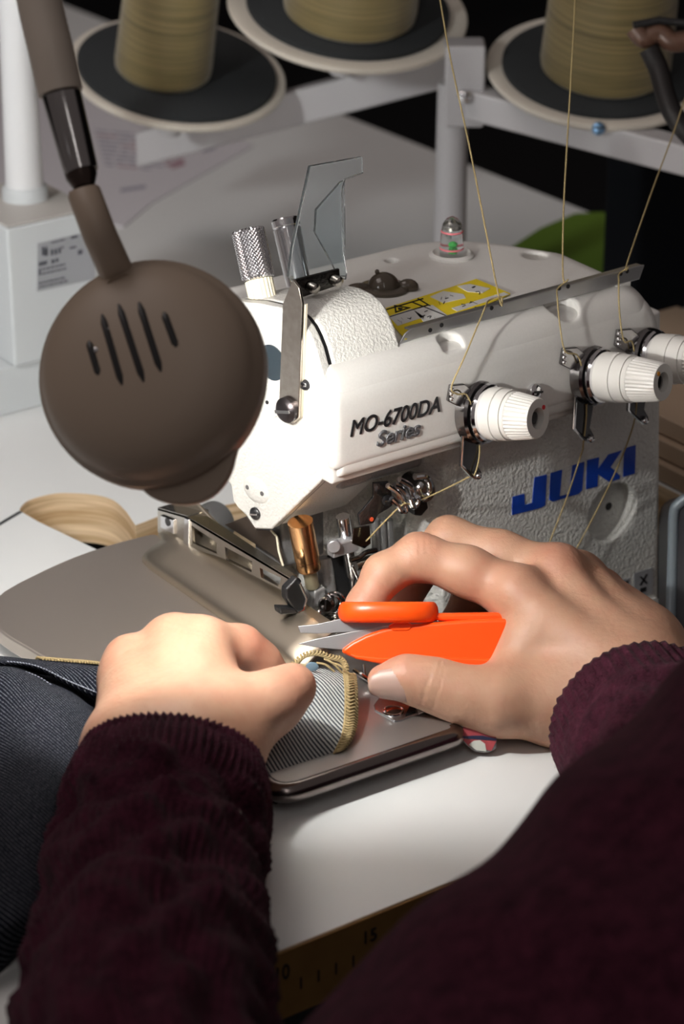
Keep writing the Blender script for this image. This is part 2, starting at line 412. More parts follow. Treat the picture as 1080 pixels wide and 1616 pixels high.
HOLES = [(Pz(712, 532, 0.1525), 0.0062, 0.006), (Pz(886, 478, 0.153), 0.0085, 0.007), (Pz(845, 403, 0.154), 0.0062, 0.005), (Pz(618, 411, 0.155), 0.0032, 0.004)]
o, _ = sdf_obj('main_casting', f_body, (0.016, 0.022, -0.062), (0.262, 0.166, 0.166), 0.0011, [CASTG, WHITE], mach, pick=lambda c: c[:, 2] > 0.0975)
mb = MB(); c = Py(961, 799, 0.0595); mb.lathe(c, -YV, [(-0.001, 0.0022), (0.0002, 0.0022)], 16); obj('recess_hole', mb, BLACK, mach)

# smooth front cover over the arm, with its stepped lower lip
def f_cover(P):
    x, y, z = P.T
    top = z - (0.1475 + 0.06 * (y - 0.03))
    f = smax(smax(0.0295 - y + 0.12 * np.maximum(z - 0.13, 0), top, 0.012), smax(0.0165 - x + 0.5 * np.maximum(y - 0.034, 0), 0.1035 - z, 0.004), 0.005)
    f = smax(f, x - 0.2275 + 0.25 * np.maximum(z - 0.10, 0), 0.008)
    f = np.maximum(f, y - 0.052)
    lip = smax(np.maximum(0.0325 - y, y - 0.052), np.maximum(np.abs(z - 0.1005) - 0.0042, np.maximum(0.0175 - x, x - 0.226)), 0.002)
    return np.minimum(f, lip)
sdf_obj('front_cover', f_cover, (0.012, 0.024, 0.092), (0.232, 0.056, 0.156), 0.0009, WHITE, mach)

# head: face plate and the wrinkle painted head cover behind it
outl = [(522, 745), (521, 710), (520, 680), (518, 650), (515, 620), (511, 597), (505, 575), (499, 553), (492, 535), (484, 519), (474, 506), (462, 496), (444, 487), (408, 479), (370, 476), (345, 482), (330, 500), (325, 540),
        (326, 620), (328, 700), (345, 745), (356, 757), (364, 766), (367, 790), (375, 802), (388, 814), (402, 835), (428, 836)]
face = [LF(x, y) for x, y in outl]
mb = MB(); mb.prism(face, -nL * 0.006); obj('face_plate', mb, CAST, mach, smooth=40, bevel=0.0012, bseg=3)
mb = MB(); cen = sum(face) / len(face); rim = [p + (cen - p) * 0.012 - nL * 0.0063 for p in face]
mb.prism(rim, -nL * 0.0015); obj('seam_gasket', mb, BLACK, mach, smooth=40)
back = [p - nL * 0.0075 for p in face]; mb = MB(); mb.prism(back, XV * 0.040); obj('head_cover', mb, CAST, mach, smooth=40, bevel=0.0022, bseg=3)

# lettering
text('model_lettering', 'MO-6700DA', Py(553, 690, 0.0291), XV, ZV, 0.0527, 0.0083, INK, mach, 0.0002, 0.22, 0.014)
a, b = Py(595, 706, 0.029), Py(664, 683, 0.029)
text('series_lettering', 'Series', a, XV, ZV, b[0] - a[0], 0.0078, GREYSER, mach, 0.0005, 0.25, 0.022)
J = lambda L: [Py(680 + x / 2.7, 640 + y / 2.7, 0.0496) for x, y in L]
logo = [[(350, 390), (400, 377), (402, 425), (434, 415), (444, 307), (496, 295), (489, 425), (470, 436), (348, 467)],
        [(513, 289), (561, 274), (551, 388), (594, 375), (606, 256), (656, 240), (646, 360), (632, 376), (520, 410), (507, 402)],
        [(668, 234), (719, 221), (714, 272), (760, 209), (815, 192), (768, 262), (808, 300), (806, 312), (762, 326), (714, 294), (712, 345), (664, 357)],
        [(826, 184), (875, 169), (871, 290), (822, 304)]]
mb = MB()
for L in logo: mb.prism(J(L), YV * 0.0008)
obj('brand_lettering', mb, BLUE, mach, smooth=0)
mb = MB(); mb.prism(J([(868, 715), (948, 690), (948, 800), (868, 830)]), YV * 0.0006); obj('warning_label', mb, LABELG, mach, smooth=0)
wl = mach.children[-1]
mb = MB()
for L in [[(893, 780), (918, 772), (918, 790), (893, 798)], [(890, 730), (897, 727), (925, 755), (918, 760)], [(925, 718), (918, 718), (890, 765), (897, 767)]]: mb.prism([p - YV * 0.0002 for p in J(L)], YV * 0.0005)
obj('bin_symbol', mb, INK, wl, smooth=0)
mb = MB(); mb.prism(J([(800, 750), (848, 735), (848, 800), (800, 812)]), YV * 0.0006); obj('approval_label', mb, LABELG, mach, smooth=0)
mb = MB(); mb.prism([p - YV * 0.0002 for p in J([(822, 752), (842, 746), (840, 758), (832, 760), (830, 790), (822, 792)])], YV * 0.0005); obj('mark', mb, INK, mach.children[-1], smooth=0)
mb = MB(); mb.prism(J([(880, 835), (955, 812), (975, 830), (975, 960), (900, 985)]), -YV * 0.002); obj('lower_cover', mb, WHITE, mach, bevel=0.0006)

# yellow sticker on the arm
ZT = 0.1545
S_ = lambda L, e=0.0: [Pz(x, y, ZT + 0.0003 + e) for x, y in L]
mb = MB(); mb.prism(S_([(600, 489), (752, 440), (806, 463), (640, 535)]), V3(0, 0, -0.0005)); obj('yellow_label', mb, YELLOW, mach, smooth=0)
yl = mach.children[-1]
def panel(name, L, m, e=0.0002, n=1):
    mb = MB(); mb.prism(S_(L, e), V3(0, 0, -0.0003)); return obj(name, mb, m, yl, smooth=0)
panel('white_panel', [(614, 499), (650, 487), (670, 500), (628, 514)], LABELW); panel('white_panel', [(653, 489), (683, 481), (707, 498), (670, 509)], LABELW)
panel('white_panel', [(679, 468), (700, 459), (732, 464), (735, 470), (700, 478)], LABELW); panel('white_panel', [(722, 451), (742, 448), (774, 455), (762, 462), (738, 460)], LABELW)
panel('white_panel', [(713, 486), (796, 461), (803, 464), (722, 491)], LABELW)
mb = MB()
for L in [[(608, 488), (668, 470), (668.6, 471.2), (608.6, 489.2)], [(652, 476), (706, 498), (705, 499), (651, 477)], [(660, 470), (680, 482), (679, 483), (659, 471)], [(612, 500), (676, 480), (676.6, 481.2), (612.6, 501.2)]]: mb.prism(S_(L, 0.0003), V3(0, 0, -0.0003))
obj('divider', mb, INK, yl, smooth=0)
mb = MB(); T = [(622, 481), (648, 485), (624, 493)]
for i in range(3):
    a, b = np.array(T[i]), np.array(T[(i + 1) % 3]); c = np.array([631.3, 486.3]); mb.prism(S_([a, b, b + (c - b) * 0.3, a + (c - a) * 0.3], 0.0003), V3(0, 0, -0.0003))
mb.prism(S_([(628, 485), (636, 485.6), (634, 488), (629, 488)], 0.0003), V3(0, 0, -0.0003))
obj('warning_triangle', mb, INK, yl, smooth=0)
mb = MB(); rr = random.Random(3)
for (cx, cy, n) in [(640, 500, 5), (680, 495, 6), (700, 470, 6), (745, 455, 4), (740, 478, 6)]:
    for _ in range(n):
        x, y = cx + rr.uniform(-13, 13), cy + rr.uniform(-6, 6); a = rr.uniform(0, 3); dx, dy = 6 * math.cos(a), 4 * math.sin(a)
        mb.prism(S_([(x, y), (x + dx, y + dy), (x + dx + 0.8, y + dy + 0.9), (x + 0.8, y + 0.9)], 0.0003), V3(0, 0, -0.0003))
obj('pictogram', mb, INK, yl, smooth=0)

# sight glass with float
c = Pz(713, 404, 0.1545); mb = MB(); mb.lathe(c, ZV, [(-0.004, 0.0115), (0.0012, 0.0115), (0.0022, 0.0098), (0.0012, 0.0088), (0.0005, 0.0075)], 40); obj('sight_glass_ring', mb, WHITE, mach)
mb = MB(); mb.lathe(c, ZV, [(0.0, 0.0062), (0.003, 0.0062), (0.013, 0.0058), (0.0175, 0.0048), (0.020, 0.003), (0.0212, 0.0009)], 28); obj('sight_glass', mb, GLASS, mach)
sg = mach.children[-1]
for h, r in ((0.0045, 0.0058), (0.0135, 0.0053)):
    mb = MB(); mb.tube([c + V3(math.cos(t) * r, math.sin(t) * r, h) for t in np.linspace(0, 2 * math.pi, 25)[:-1]], 0.0006, 6, closed=True); obj('pink_ring', mb, PINK, sg)
mb = MB(); mb.ball(c + V3(0.0005, 0, 0.0065), (0.0016, 0, 0), (0, 0.0016, 0), (0, 0, 0.0018)); mb.lathe(c + V3(0.0005, 0, 0.0018), ZV, [(0, 0.0015), (0.003, 0.0015)], 12); obj('float', mb, GREEN, sg)
mb = MB(); mb.lathe(c, ZV, [(0.0145, 0.0040), (0.0165, 0.0036), (0.0180, 0.0018)], 20); obj('cap', mb, NICKEL, sg)

# smoked oil cap on the arm
c = Pz(606, 456, 0.1545); mb = MB(); mb.ball(c, (0.0085, 0, 0), (0, 0.0085, 0), (0, 0, 0.0085), 24, 10, v0=0.42)
mb.lathe(c, ZV, [(-0.002, 0.0125), (0.0012, 0.0125), (0.002, 0.0105)], 32); obj('oil_cap', mb, SMOKE, mach)
mb = MB(); p = c + R_ * 0.012; mb.ball(p + ZV * 0.001, R_ * 0.0055, nrm(np.cross(ZV, R_)) * 0.004, ZV * 0.0042, 16, 8); p = c - R_ * 0.012
mb.ball(p, R_ * 0.007, nrm(np.cross(ZV, R_)) * 0.004, ZV * 0.003, 16, 8); mb.ball(c + V3(-0.002, 0.003, 0.0085), (0.0012, 0, 0), (0, 0.0012, 0), (0, 0, 0.0014), 10, 6); obj('wing', mb, SMOKE, mach.children[-1])
mb = MB(); c2 = Pz(618, 411, 0.1505); mb.lathe(c2, ZV, [(0, 0.003), (0.0008, 0.003)], 16); obj('screw_well', mb, BLACK, mach)

# thread guide rail
YR = 0.0445
mb = MB(); G = lambda x, y, yy=YR: Py(x, y, yy)
front = [G(x, y) for x, y in [(629, 545), (640, 527), (650, 519), (664, 515), (1003, 421), (1018, 418), (1010, 441), (987, 447), (655, 535), (640, 542)]]
mb.prism(front, YV * 0.0012)
tl, tr = G(650, 520, YR + 0.0006), G(1017, 418.5, YR + 0.0006)
mb.prism([tl, tr, tr + YV * 0.006 - ZV * 0.0005, tl + YV * 0.006 - ZV * 0.0005], -ZV * 0.0011)
obj('thread_rail', mb, RAILM, mach, smooth=30, bevel=0.0004)
rail = mach.children[-1]; mb = MB()
for x, y in [(679, 521), (697, 513), (776, 486), (791, 480), (883, 455), (897, 452), (980, 432), (990, 428)]:
    mb.lathe(G(x, y) - YV * 0.0003, YV, [(0, 0.0011), (0.0006, 0.0011)], 12)
obj('guide_hole', mb, BLACK, rail, kind='stuff')
for x, y in [(668, 540), (985, 450)]:
    mb = MB(); p = G(x, y); mb.aabb(p + V3(-0.005, 0.0, -0.006), p + V3(0.005, 0.006, 0.002)); obj('rail_mount', mb, WHITE, mach, bevel=0.0008)

# tension assemblies
KN = nrm((0.29, -0.94, 0.15))
def tension(bx, by, ln, sc, dot, lev):
    c = Py(bx, by, 0.0285); n = KN
    mb = MB(); mb.lathe(c, n, [(-0.004, 0.0155 * sc), (0.0015, 0.0158 * sc), (0.0028, 0.0148 * sc)], 40); a = obj('tension_plate', mb, DCHROME, mach)
    mb = MB(); mb.lathe(c, n, [(0.0028, 0.0115), (0.004, 0.0142 * sc), (0.0052, 0.0146 * sc), (0.0065, 0.0138 * sc), (0.0075, 0.011)], 40); obj('tension_disc', mb, CHROME, mach)
    mb = MB(); q = ln
    mb.lathe(c, n, [(0.006, 0.0118 * sc), (0.0075, 0.0128 * sc), (0.40 * q, 0.0131 * sc), (0.405 * q, 0.0125 * sc), (0.56 * q, 0.0124 * sc), (0.565 * q, 0.0112 * sc)], 48); obj('knob_collar', mb, PLASTIC, mach)
    mb = MB(); mb.lathe(c, n, [(0.55 * q, 0.0117 * sc), (0.62 * q, 0.0117 * sc), (0.63 * q, 0.0117 * sc), (0.97 * q, 0.0100 * sc), (q, 0.0094 * sc), (q, 0.0052 * sc), (q - 0.007, 0.0048 * sc)], 72, 0, (2, 3, 0.045)); k = obj('tension_knob', mb, PLASTIC, mach, smooth=25)
    mb = MB(); mb.lathe(c, n, [(q - 0.008, 0.0048 * sc), (q - 0.0065, 0.0047 * sc)], 24); mb.lathe(c, n, [(q - 0.007, 0.003), (q - 0.002, 0.003)], 20, 1); obj('spindle', mb, [BLACK, DCHROME], k)
    e = c + n * (q + 0.0001); side = nrm(np.cross(ZV, n)); upv = np.cross(n, side)
    dp = e + side * dot[0] * 0.0071 * sc + upv * dot[1] * 0.0071 * sc
    mb = MB(); mb.lathe(dp, n, [(-0.0005, 0.0011), (0.0003, 0.0011)], 14); obj('dot', mb, dot[2], k)
    # bent wire plate: upper left lug and lower lever
    L = lambda pts, yy=0.0265: [Py(bx + x, by + y, yy) for x, y in pts]
    mb = MB(); mb.prism(L([(-46, -42), (-24, -44), (-8, -30), (-20, -12), (-34, -8), (-50, -16)]), YV * 0.0022); lug = obj('thread_lug', mb, DCHROME, mach, bevel=0.0006)
    mb = MB()
    for y in (-36, -28, -20): mb.ball(Py(bx - 45, by + y, 0.0258), (0.0012, 0, 0), (0, 0.0012, 0), (0, 0, 0.001), 10, 6)
    obj('eyelet', mb, CHROME, lug)
    if lev:
        mb = MB(); mb.prism(L([(-27, 28), (4, 34), (-4, 84), (3, 96), (-2, 105), (-13, 101), (-31, 86), (-29, 60)], 0.0262), YV * 0.0016); lv = obj('take_off_lever', mb, mat('black chrome lever', (0.09, 0.09, 0.095), 0.25, 0.9), mach, bevel=0.0006)
        mb = MB(); mb.tube([Py(bx + x, by + y, 0.0258) for x, y in [(-27, 34), (-30, 84), (-14, 100), (-6, 104)]], [0.0008, 0.0008, 0.0011, 0.0012], 8); mb.ball(Py(bx - 3, by + 101, 0.0252), (0.0019, 0, 0), (0, 0.0019, 0), (0, 0, 0.0019), 12, 8); obj('lever_edge', mb, CHROME, lv)
    return c
T1 = tension(758, 650, 0.0335, 1.0, (0.75, 0.55, RED), True)
T2 = tension(936, 592, 0.0405, 0.96, (-0.55, 0.8, AMBER), True)
T3 = tension(1022, 563, 0.0425, 0.96, (0, 0, AMBER), True)
mb = MB(); frame_screw(mb, Py(843, 618, 0.029), nrm((0.2, -0.95, 0.2)), 0.0042, 0.003); obj('cover_screw', mb, [CHROME, BLACK], mach)

# face plate details
mb = MB(); p = LF(430, 572); mb.lathe(p - nL * 0.001, nL, [(0, 0.0088), (0.0016, 0.0088)], 32); obj('face_plug', mb, SLATE, mach)
mb = MB(); p = LF(488, 734); mb.lathe(p - nL * 0.001, nL, [(0, 0.0052), (0.0013, 0.0050), (0.0014, 0.0042)], 32); obj('plastic_plug', mb, mat('grey white plug', (0.62, 0.64, 0.64), 0.4), mach)
for x, y, r, m, h in [(483, 607, 0.0026, BLACKM, 0.0022), (404, 810, 0.0032, BLACKM, 0.002), ]:
    mb = MB(); frame_screw(mb, LF(x, y), nL, r, h); obj('face_screw', mb, [m, CHROME], mach)
mb = MB(); a, b = LF(393, 768), LF(416, 778)
ex = nrm(b - a); ez = np.cross(nL, ex); mb.ball((a + b) / 2, ex * 0.0085, ez * 0.0068, nL * 0.0013, 28, 12); obj('oval_boss', mb, CAST, mach)
mb = MB()
for p in (a, b): mb.lathe(p + nL * 0.0006, nL, [(0, 0.0012), (0.0006, 0.0012)], 12)
obj('boss_screws', mb, DCHROME, mach, kind='stuff')
mb = MB(); mb.lathe(LF(424, 632) - nL * 0.001, nL, [(0, 0.009), (0.0018, 0.0085)], 28); obj('round_boss', mb, CAST, mach); mb = MB(); mb.lathe(LF(424, 634) + nL * 0.0006, nL, [(0, 0.001), (0.0006, 0.001)], 10); obj('boss_hole', mb, BLACK, mach)

# eye guard: long lever, bracket with two screws, clear shield
mb = MB(); LP = [(446, 480), (462, 441), (472, 455), (477, 480), (471, 660), (462, 668), (446, 664), (440, 640)]
mb.prism([LF(x, y, 0.004) for x, y in LP], -nL * 0.0016); obj('guard_lever', mb, LEVER, mach, bevel=0.0004)
mb = MB(); LP2 = [(450, 500), (482, 480), (479, 560), (474, 660), (464, 668), (446, 662)]
mb.prism([LF(x, y, 0.002) for x, y in LP2], -nL * 0.002); obj('lever_spacer', mb, IVORY, mach, bevel=0.0004)
mb = MB(); frame_screw(mb, LF(455, 646, 0.004), nL, 0.0062, 0.004); obj('lever_screw', mb, [mat('dark screw', (0.06, 0.052, 0.055), 0.35, 0.9), DCHROME], mach)
YB = 0.072
mb = MB(); mb.prism([Py(x, y, YB) for x, y in [(468, 441), (536, 424), (538, 446), (533, 451), (476, 470), (470, 462)]], YV * 0.0015)
mb.prism([LF(462, 441, 0.004), LF(474, 455, 0.004), Py(476, 470, YB), Py(468, 441, YB)], YV * 0.0012); obj('guard_bracket', mb, mat('black chrome', (0.09, 0.085, 0.08), 0.2, 1, ('noise', 600, 0.4, 0.0006)), mach, bevel=0.0003)
br = mach.children[-1]; mb = MB()
for x, y in [(490, 452), (527, 441)]: mb.lathe(Py(x, y, YB), nrm((0.15, -0.95, -0.1)), [(0, 0.0028), (0.004, 0.0026), (0.0045, 0.0016)], 20)
obj('bracket_screws', mb, NICKEL, br, kind='stuff')
mb = MB(); p = Py(491, 474, YB + 0.003); mb.lathe(p - ZV * 0.004, ZV, [(0, 0.0034), (0.003, 0.0034), (0.0055, 0.0048), (0.0065, 0.0048)], 20); obj('guard_pivot', mb, NICKEL, mach)
YG = 0.0738
mb = MB(); mb.prism([Py(x, y, YG) for x, y in [(456, 438), (462, 392), (490, 263), (573, 248), (574, 274), (546, 284), (541, 300), (543, 400), (549, 432), (547, 442), (520, 436), (470, 452)]], YV * 0.0022); obj('eye_shield', mb, GLASS, mach, bevel=0.0004)
es = mach.children[-1]
mb = MB(); mb.prism([Py(x, y, YG + 0.011) for x, y in [(537, 287), (498, 331), (496, 366), (517, 404), (533, 436), (546, 436), (545, 284)]], YV * 0.0018); obj('shield_flange', mb, GLASS, es, bevel=0.0003)

# two posts on top of the head
def post(bx, by, tx, ty, z, name):
    b = Pz(bx, by, z); t = Pd(tx, ty, (b - CAM) @ FW); return b, nrm(t - b), np.linalg.norm(t - b)
b, ax, L = post(414, 466, 391, 362, 0.172, '')
mb = MB(); mb.lathe(b, ax, [(-0.004, 0.0068), (0.0075, 0.0068), (0.0078, 0.0062)], 44, 0, (0, 1, 0.06)); obj('adjuster_base', mb, IVORY, mach, smooth=20)
n_, m_ = 26, 56; KNURL = mat('knurled chrome', (0.78, 0.77, 0.79), 0.2, 1)
mb = MB(); t0 = nrm(np.cross(ax, ZV + V3(0.1, 0, 0))); t1 = np.cross(ax, t0); vs = []; fs = []
hs = np.linspace(0.0078, L, n_)
for j, h in enumerate(hs):
    for i in range(m_):
        r = 0.0077 + (0.00028 if (i + j) % 2 else -0.00028); r -= 0.0006 if j in (0, n_ - 1) else 0
        th = 2 * math.pi * i / m_; vs.append(b + ax * h + (t0 * math.cos(th) + t1 * math.sin(th)) * r)
for j in range(n_ - 1):
    for i in range(m_):
        k = (i + 1) % m_; a_, b_, c_, d_ = j * m_ + i, j * m_ + k, (j + 1) * m_ + k, (j + 1) * m_ + i
        fs += [(a_, b_, c_), (a_, c_, d_)] if (i + j) % 2 else [(a_, b_, d_), (b_, c_, d_)]
fs.append(tuple((n_ - 1) * m_ + i for i in range(m_))); mb.add(vs, fs); obj('knurled_adjuster', mb, KNURL, mach, smooth=0)
b, ax, L = post(470, 446, 449, 345, 0.172, '')
mb = MB(); mb.lathe(b, ax, [(-0.006, 0.0058), (L - 0.005, 0.0066), (L - 0.0045, 0.0060), (L - 0.0038, 0.0066), (L - 0.0008, 0.0068), (L, 0.0062), (L, 0.005), (L - 0.004, 0.0046)], 40); obj('chrome_post', mb, CHROME, mach)

# ---------------------------------------------------------------- cloth plate and guards
PZ = 0.014
def rounded(poly, rads, n=6):
    out = []; m = len(poly)
    for i in range(m):
        p = np.asarray(poly[i], float); a = nrm(np.asarray(poly[i - 1]) - p); b = nrm(np.asarray(poly[(i + 1) % m]) - p); r = rads[i]
        for k in range(n + 1):
            t = k / n; out.append((p + a * r) * (1 - t) ** 2 + p * 2 * t * (1 - t) + (p + b * r) * t * t)
    return out
pl = rounded([V3(-0.083, -0.066, PZ), V3(0.012, -0.069, PZ), V3(0.012, 0.186, PZ), V3(-0.028, 0.190, PZ), V3(-0.112, 0.166, PZ)], [0.016, 0.002, 0.004, 0.03, 0.04])
mb = MB(); mb.prism(pl, -ZV * 0.0085); obj('cloth_plate', mb, PLATE, mach, smooth=40, bevel=0.0038, bseg=5)
mb = MB(); pr = rounded([V3(-0.0835, -0.0665, PZ + 0.0006), V3(0.0145, -0.0695, PZ + 0.0006), V3(0.030, 0.030, PZ + 0.0006), V3(-0.060, 0.005, PZ + 0.0006)], [0.016, 0.004, 0.002, 0.01])
mb.prism(pr, -ZV * 0.0095); obj('looper_plate', mb, STEEL, mach, smooth=40, bevel=0.0042, bseg=5)
mb = MB(); lip = [p + V3(0, 0, -0.0042) for p in pr[:14]]; lip = [V3(-0.098, 0.06, lip[0][2]), V3(-0.0935, 0.0, lip[0][2])] + lip
mb.tube(lip, 0.0047, 16); obj('plate_lip', mb, mat('lip darkened as reflection', (0.22, 0.19, 0.18), 0.22, 1), mach, smooth=180)  # added edge tube; its dark colour stands in for the sweater's reflection
mb = MB()
for x, y in ((-0.09, 0.15), (-0.07, -0.05), (0.0, -0.05), (0.0, 0.17)): mb.aabb((x - 0.006, y - 0.006, -0.0005), (x + 0.006, y + 0.006, 0.006))
obj('plate_foot', mb, BLACKM, mach, kind='stuff')
# rolled guard along the plate
prof = spline([(-0.0135, 0.0142), (-0.0128, 0.0185), (-0.008, 0.0225), (0.000, 0.0262), (0.007, 0.0285), (0.0115, 0.0315), (0.013, 0.037), (0.0132, 0.046)], 5)
ys = [0.163, 0.160, 0.152, 0.140, 0.11, 0.08, 0.05, 0.03, 0.012]; mb = MB(); vs = []; fs = []; npf = len(prof)
for i, y in enumerate(ys):
    s = [0.55, 0.8, 0.97, 1, 1, 1, 1, 1, 1][i]
    for (x, z) in prof: vs.append(V3(0.0132 + (x - 0.0132) * (0.7 + 0.3 * s), y + 0.006 * (x > 0), 0.0142 + (min(z, 0.0285 + max(0.0, (y - 0.085) * 0.4)) - 0.0142) * (s if x < 0.0116 else 1)))
for i in range(len(ys) - 1):
    for j in range(npf - 1): fs.append((i * npf + j, i * npf + j + 1, (i + 1) * npf + j + 1, (i + 1) * npf + j))
mb.add(vs, fs); g = obj('rolled_guard', mb, GUARD, mach, smooth=180)
sm = g.modifiers.new('thick', 'SOLIDIFY'); sm.thickness = 0.0012; sm.offset = 1
# presser arm with windows
XA = 0.004
def ring_prism(mb, outer_, inner_, ext):
    n = len(outer_); e = np.asarray(ext); vs = list(outer_) + list(inner_) + [p + e for p in outer_] + [p + e for p in inner_]; fs = []
    for i in range(n):
        k = (i + 1) % n; fs += [(i, k, n + k, n + i), (2 * n + i, 3 * n + i, 3 * n + k, 2 * n + k), (i, 2 * n + i, 2 * n + k, k), (n + i, n + k, 3 * n + k, 3 * n + i)]
    mb.add(vs, fs)
mb = MB(); AX = lambda L: [Px(x, y, XA) for x, y in L]
cells = [([(295, 815), (350, 847), (350, 880), (292, 863)], [(302, 829), (342, 856), (342, 874), (304, 857)]),
         ([(350, 847), (404, 880), (403, 910), (350, 880)], [(355, 863), (398, 886), (397, 903), (357, 884)]),
         ([(404, 880), (458, 913), (452, 935), (403, 910)], [(410, 896), (444, 912), (440, 926), (412, 911)])]
for o_, i_ in cells: ring_prism(mb, AX(o_), AX(i_), XV * 0.0016)
a, b = Px(293, 814, XA), Px(458, 912, XA); mb.prism([a, b, b + XV * 0.004, a + XV * 0.009], -ZV * 0.0014)
mb.prism(AX([(249, 802), (296, 815), (292, 864), (249, 840)]), XV * 0.0018); a, b = Px(249, 801, XA), Px(295, 814, XA)
mb.prism([a, b, b + XV * 0.013, a + XV * 0.013], -ZV * 0.0015)
obj('presser_arm', mb, NICKEL, mach, smooth=30, bevel=0.0005)
pa = mach.children[-1]; mb = MB(); mb.prism([p - XV * 0.0012 for p in AX([(256, 812), (277, 820), (277, 842), (256, 832)])], XV * 0.002); obj('clamp_block', mb, CHROME, pa, bevel=0.0004)
mb = MB(); mb.lathe(Px(264, 824, XA - 0.0016), XV, [(0, 0.0022), (0.001, 0.0022)], 16); obj('clamp_hole', mb, BLACK, pa)
mb = MB(); mb.prism([p - XV * 0.001 for p in AX([(293, 816), (301, 819), (300, 866), (291, 863)])], XV * 0.003); obj('arm_rib', mb, CHROME, pa, bevel=0.0006)
mb = MB(); mb.prism([Px(x, y, 0.0135) for x, y in [(250, 820), (350, 860), (440, 925), (436, 950), (250, 870)]], XV * 0.001); obj('arm_backing', mb, GUARD, mach)
mb = MB(); c = Px(325, 832, 0.030); mb.lathe(c, nrm((-0.9, -0.4, 0.1)), [(-0.010, 0.0115), (0.002, 0.0115), (0.004, 0.0105), (0.004, 0.004)], 36); obj('rubber_roller', mb, RUBBER, mach)
mb = MB(); mb.prism([Px(x, y, 0.020) for x, y in [(354, 828), (388, 815), (404, 836), (430, 838), (437, 848), (446, 890), (444, 893), (436, 880)]], XV * 0.0014); obj('hanging_plate', mb, mat('brown steel plate', (0.20, 0.165, 0.14), 0.35, 0.9), mach, bevel=0.0003)
mb = MB(); mb.tube([Px(x, y, 0.0195) for x, y in [(428, 837), (437, 847), (440, 870), (447, 893)]], 0.0006, 8); obj('plate_edge', mb, IVORY, mach.children[-1])
mb = MB(); mb.aabb((0.024, 0.085, 0.03), (0.05, 0.11, 0.075)); obj('inner_block', mb, GREYCAST, mach, bevel=0.002)

# presser bar, clamp, needle bar
YN = 0.058
N_ = lambda x, y, yy=YN: Py(x, y, yy)
t, b = N_(474, 823), N_(488, 897); ax = nrm(b - t); L = np.linalg.norm(b - t)
mb = MB(); mb.lathe(t, ax, [(0, 0.0062), (L - 0.006, 0.0062), (L - 0.0055, 0.0058), (L - 0.0015, 0.0062), (L, 0.0058), (L, 0.0035)], 36); obj('copper_bushing', mb, COPPER, mach)
mb = MB(); mb.lathe(b, ax, [(-0.001, 0.0034), (0.0105, 0.0034), (0.011, 0.003)], 28); obj('presser_bar', mb, OLIVE, mach)
mb = MB(); p = N_(497, 940); mb.box(p, (0.0035, 0, 0), (0, 0.004, 0), (0.001, 0, 0.0048)); obj('presser_joint', mb, GREYCAST, mach, bevel=0.0012)
mb = MB(); mb.tube([N_(512, 880, 0.066), N_(515, 910, 0.064), N_(520, 945, 0.062)], [0.004, 0.0042, 0.004], 14); obj('bar_holder', mb, GREYCAST, mach)
mb = MB(); mb.prism([N_(x, y, 0.045) for x, y in [(470, 911), (478, 916), (476, 924), (487, 945), (482, 964), (466, 966), (452, 946), (452, 930), (462, 920)]], YV * 0.005); obj('presser_clamp', mb, BLACK, mach, bevel=0.0012)
mb = MB(); mb.tube([N_(x, y, 0.0445) for x, y in [(473, 920), (484, 944), (479, 962), (470, 967)]], 0.0007, 8); obj('clamp_edge', mb, CHROME, mach.children[-1])
mb = MB(); mb.prism([N_(x, y, 0.044) for x, y in [(442, 960), (466, 961), (472, 969), (444, 971)]], YV * 0.006); obj('release_lever', mb, BLACK, mach, bevel=0.0009)
mb = MB(); n = nrm((-0.75, -0.6, 0.15)); c = N_(515, 955, 0.050); mb.lathe(c, n, [(-0.008, 0.0042), (0.0, 0.0042), (0.001, 0.0032)], 24); mb.box(c + n * 0.001, np.cross(n, ZV) * 0.0003, ZV * 0.003, n * 0.0003, 1); obj('foot_screw', mb, [DCHROME, BLACK], mach)
mb = MB()
for k, (x, y) in enumerate([(523, 948), (530, 945)]):
    c = N_(x, y + 4, 0.052); mb.tube([c + (np.cross(n, ZV) * math.cos(t) + ZV * math.sin(t)) * 0.005 for t in np.linspace(0, 2 * math.pi, 21)[:-1]], 0.0007, 8, closed=True)
obj('spring_washer', mb, CHROME, mach)
mb = MB(); mb.box(N_(522, 985, 0.052), (0.007, 0, 0), (0, 0.004, 0), (0, 0, 0.006)); obj('presser_foot', mb, NICKEL, mach, bevel=0.0015)
pf = mach.children[-1]; mb = MB(); mb.ball(N_(504, 966, 0.049), (0.0014, 0, 0), (0, 0.0014, 0), (0, 0, 0.0014), 10, 6); mb.ball(N_(530, 968, 0.049), (0.0016, 0, 0), (0, 0.0016, 0), (0, 0, 0.0016), 10, 6); obj('foot_rivets', mb, CHROME, pf, kind='stuff')
t, b = N_(543, 826), N_(556, 905); mb = MB(); ax = nrm(b - t); L = np.linalg.norm(b - t); mb.lathe(t, ax, [(-0.004, 0.0034), (L, 0.0034), (L + 0.003, 0.0022)], 28); obj('needle_bar', mb, CHROME, mach)
mb = MB(); mb.box(N_(541, 862, 0.0555), (0.0075, 0, 0), (0, 0.003, 0), (0, 0, 0.0036)); mb.lathe(N_(527, 862, 0.0525), nrm((-0.5, -0.8, 0)), [(-0.002, 0.0034), (0.0012, 0.0034)], 18); obj('needle_clamp', mb, mat('milky clamp', (0.55, 0.55, 0.57), 0.3, 0.6), mach, bevel=0.0008)
mb = MB(); mb.prism([N_(x, y, 0.062) for x, y in [(522, 880), (552, 878), (556, 930), (545, 960), (534, 945)]], YV * 0.004); obj('needle_guard', mb, BLACKM, mach, bevel=0.0008)
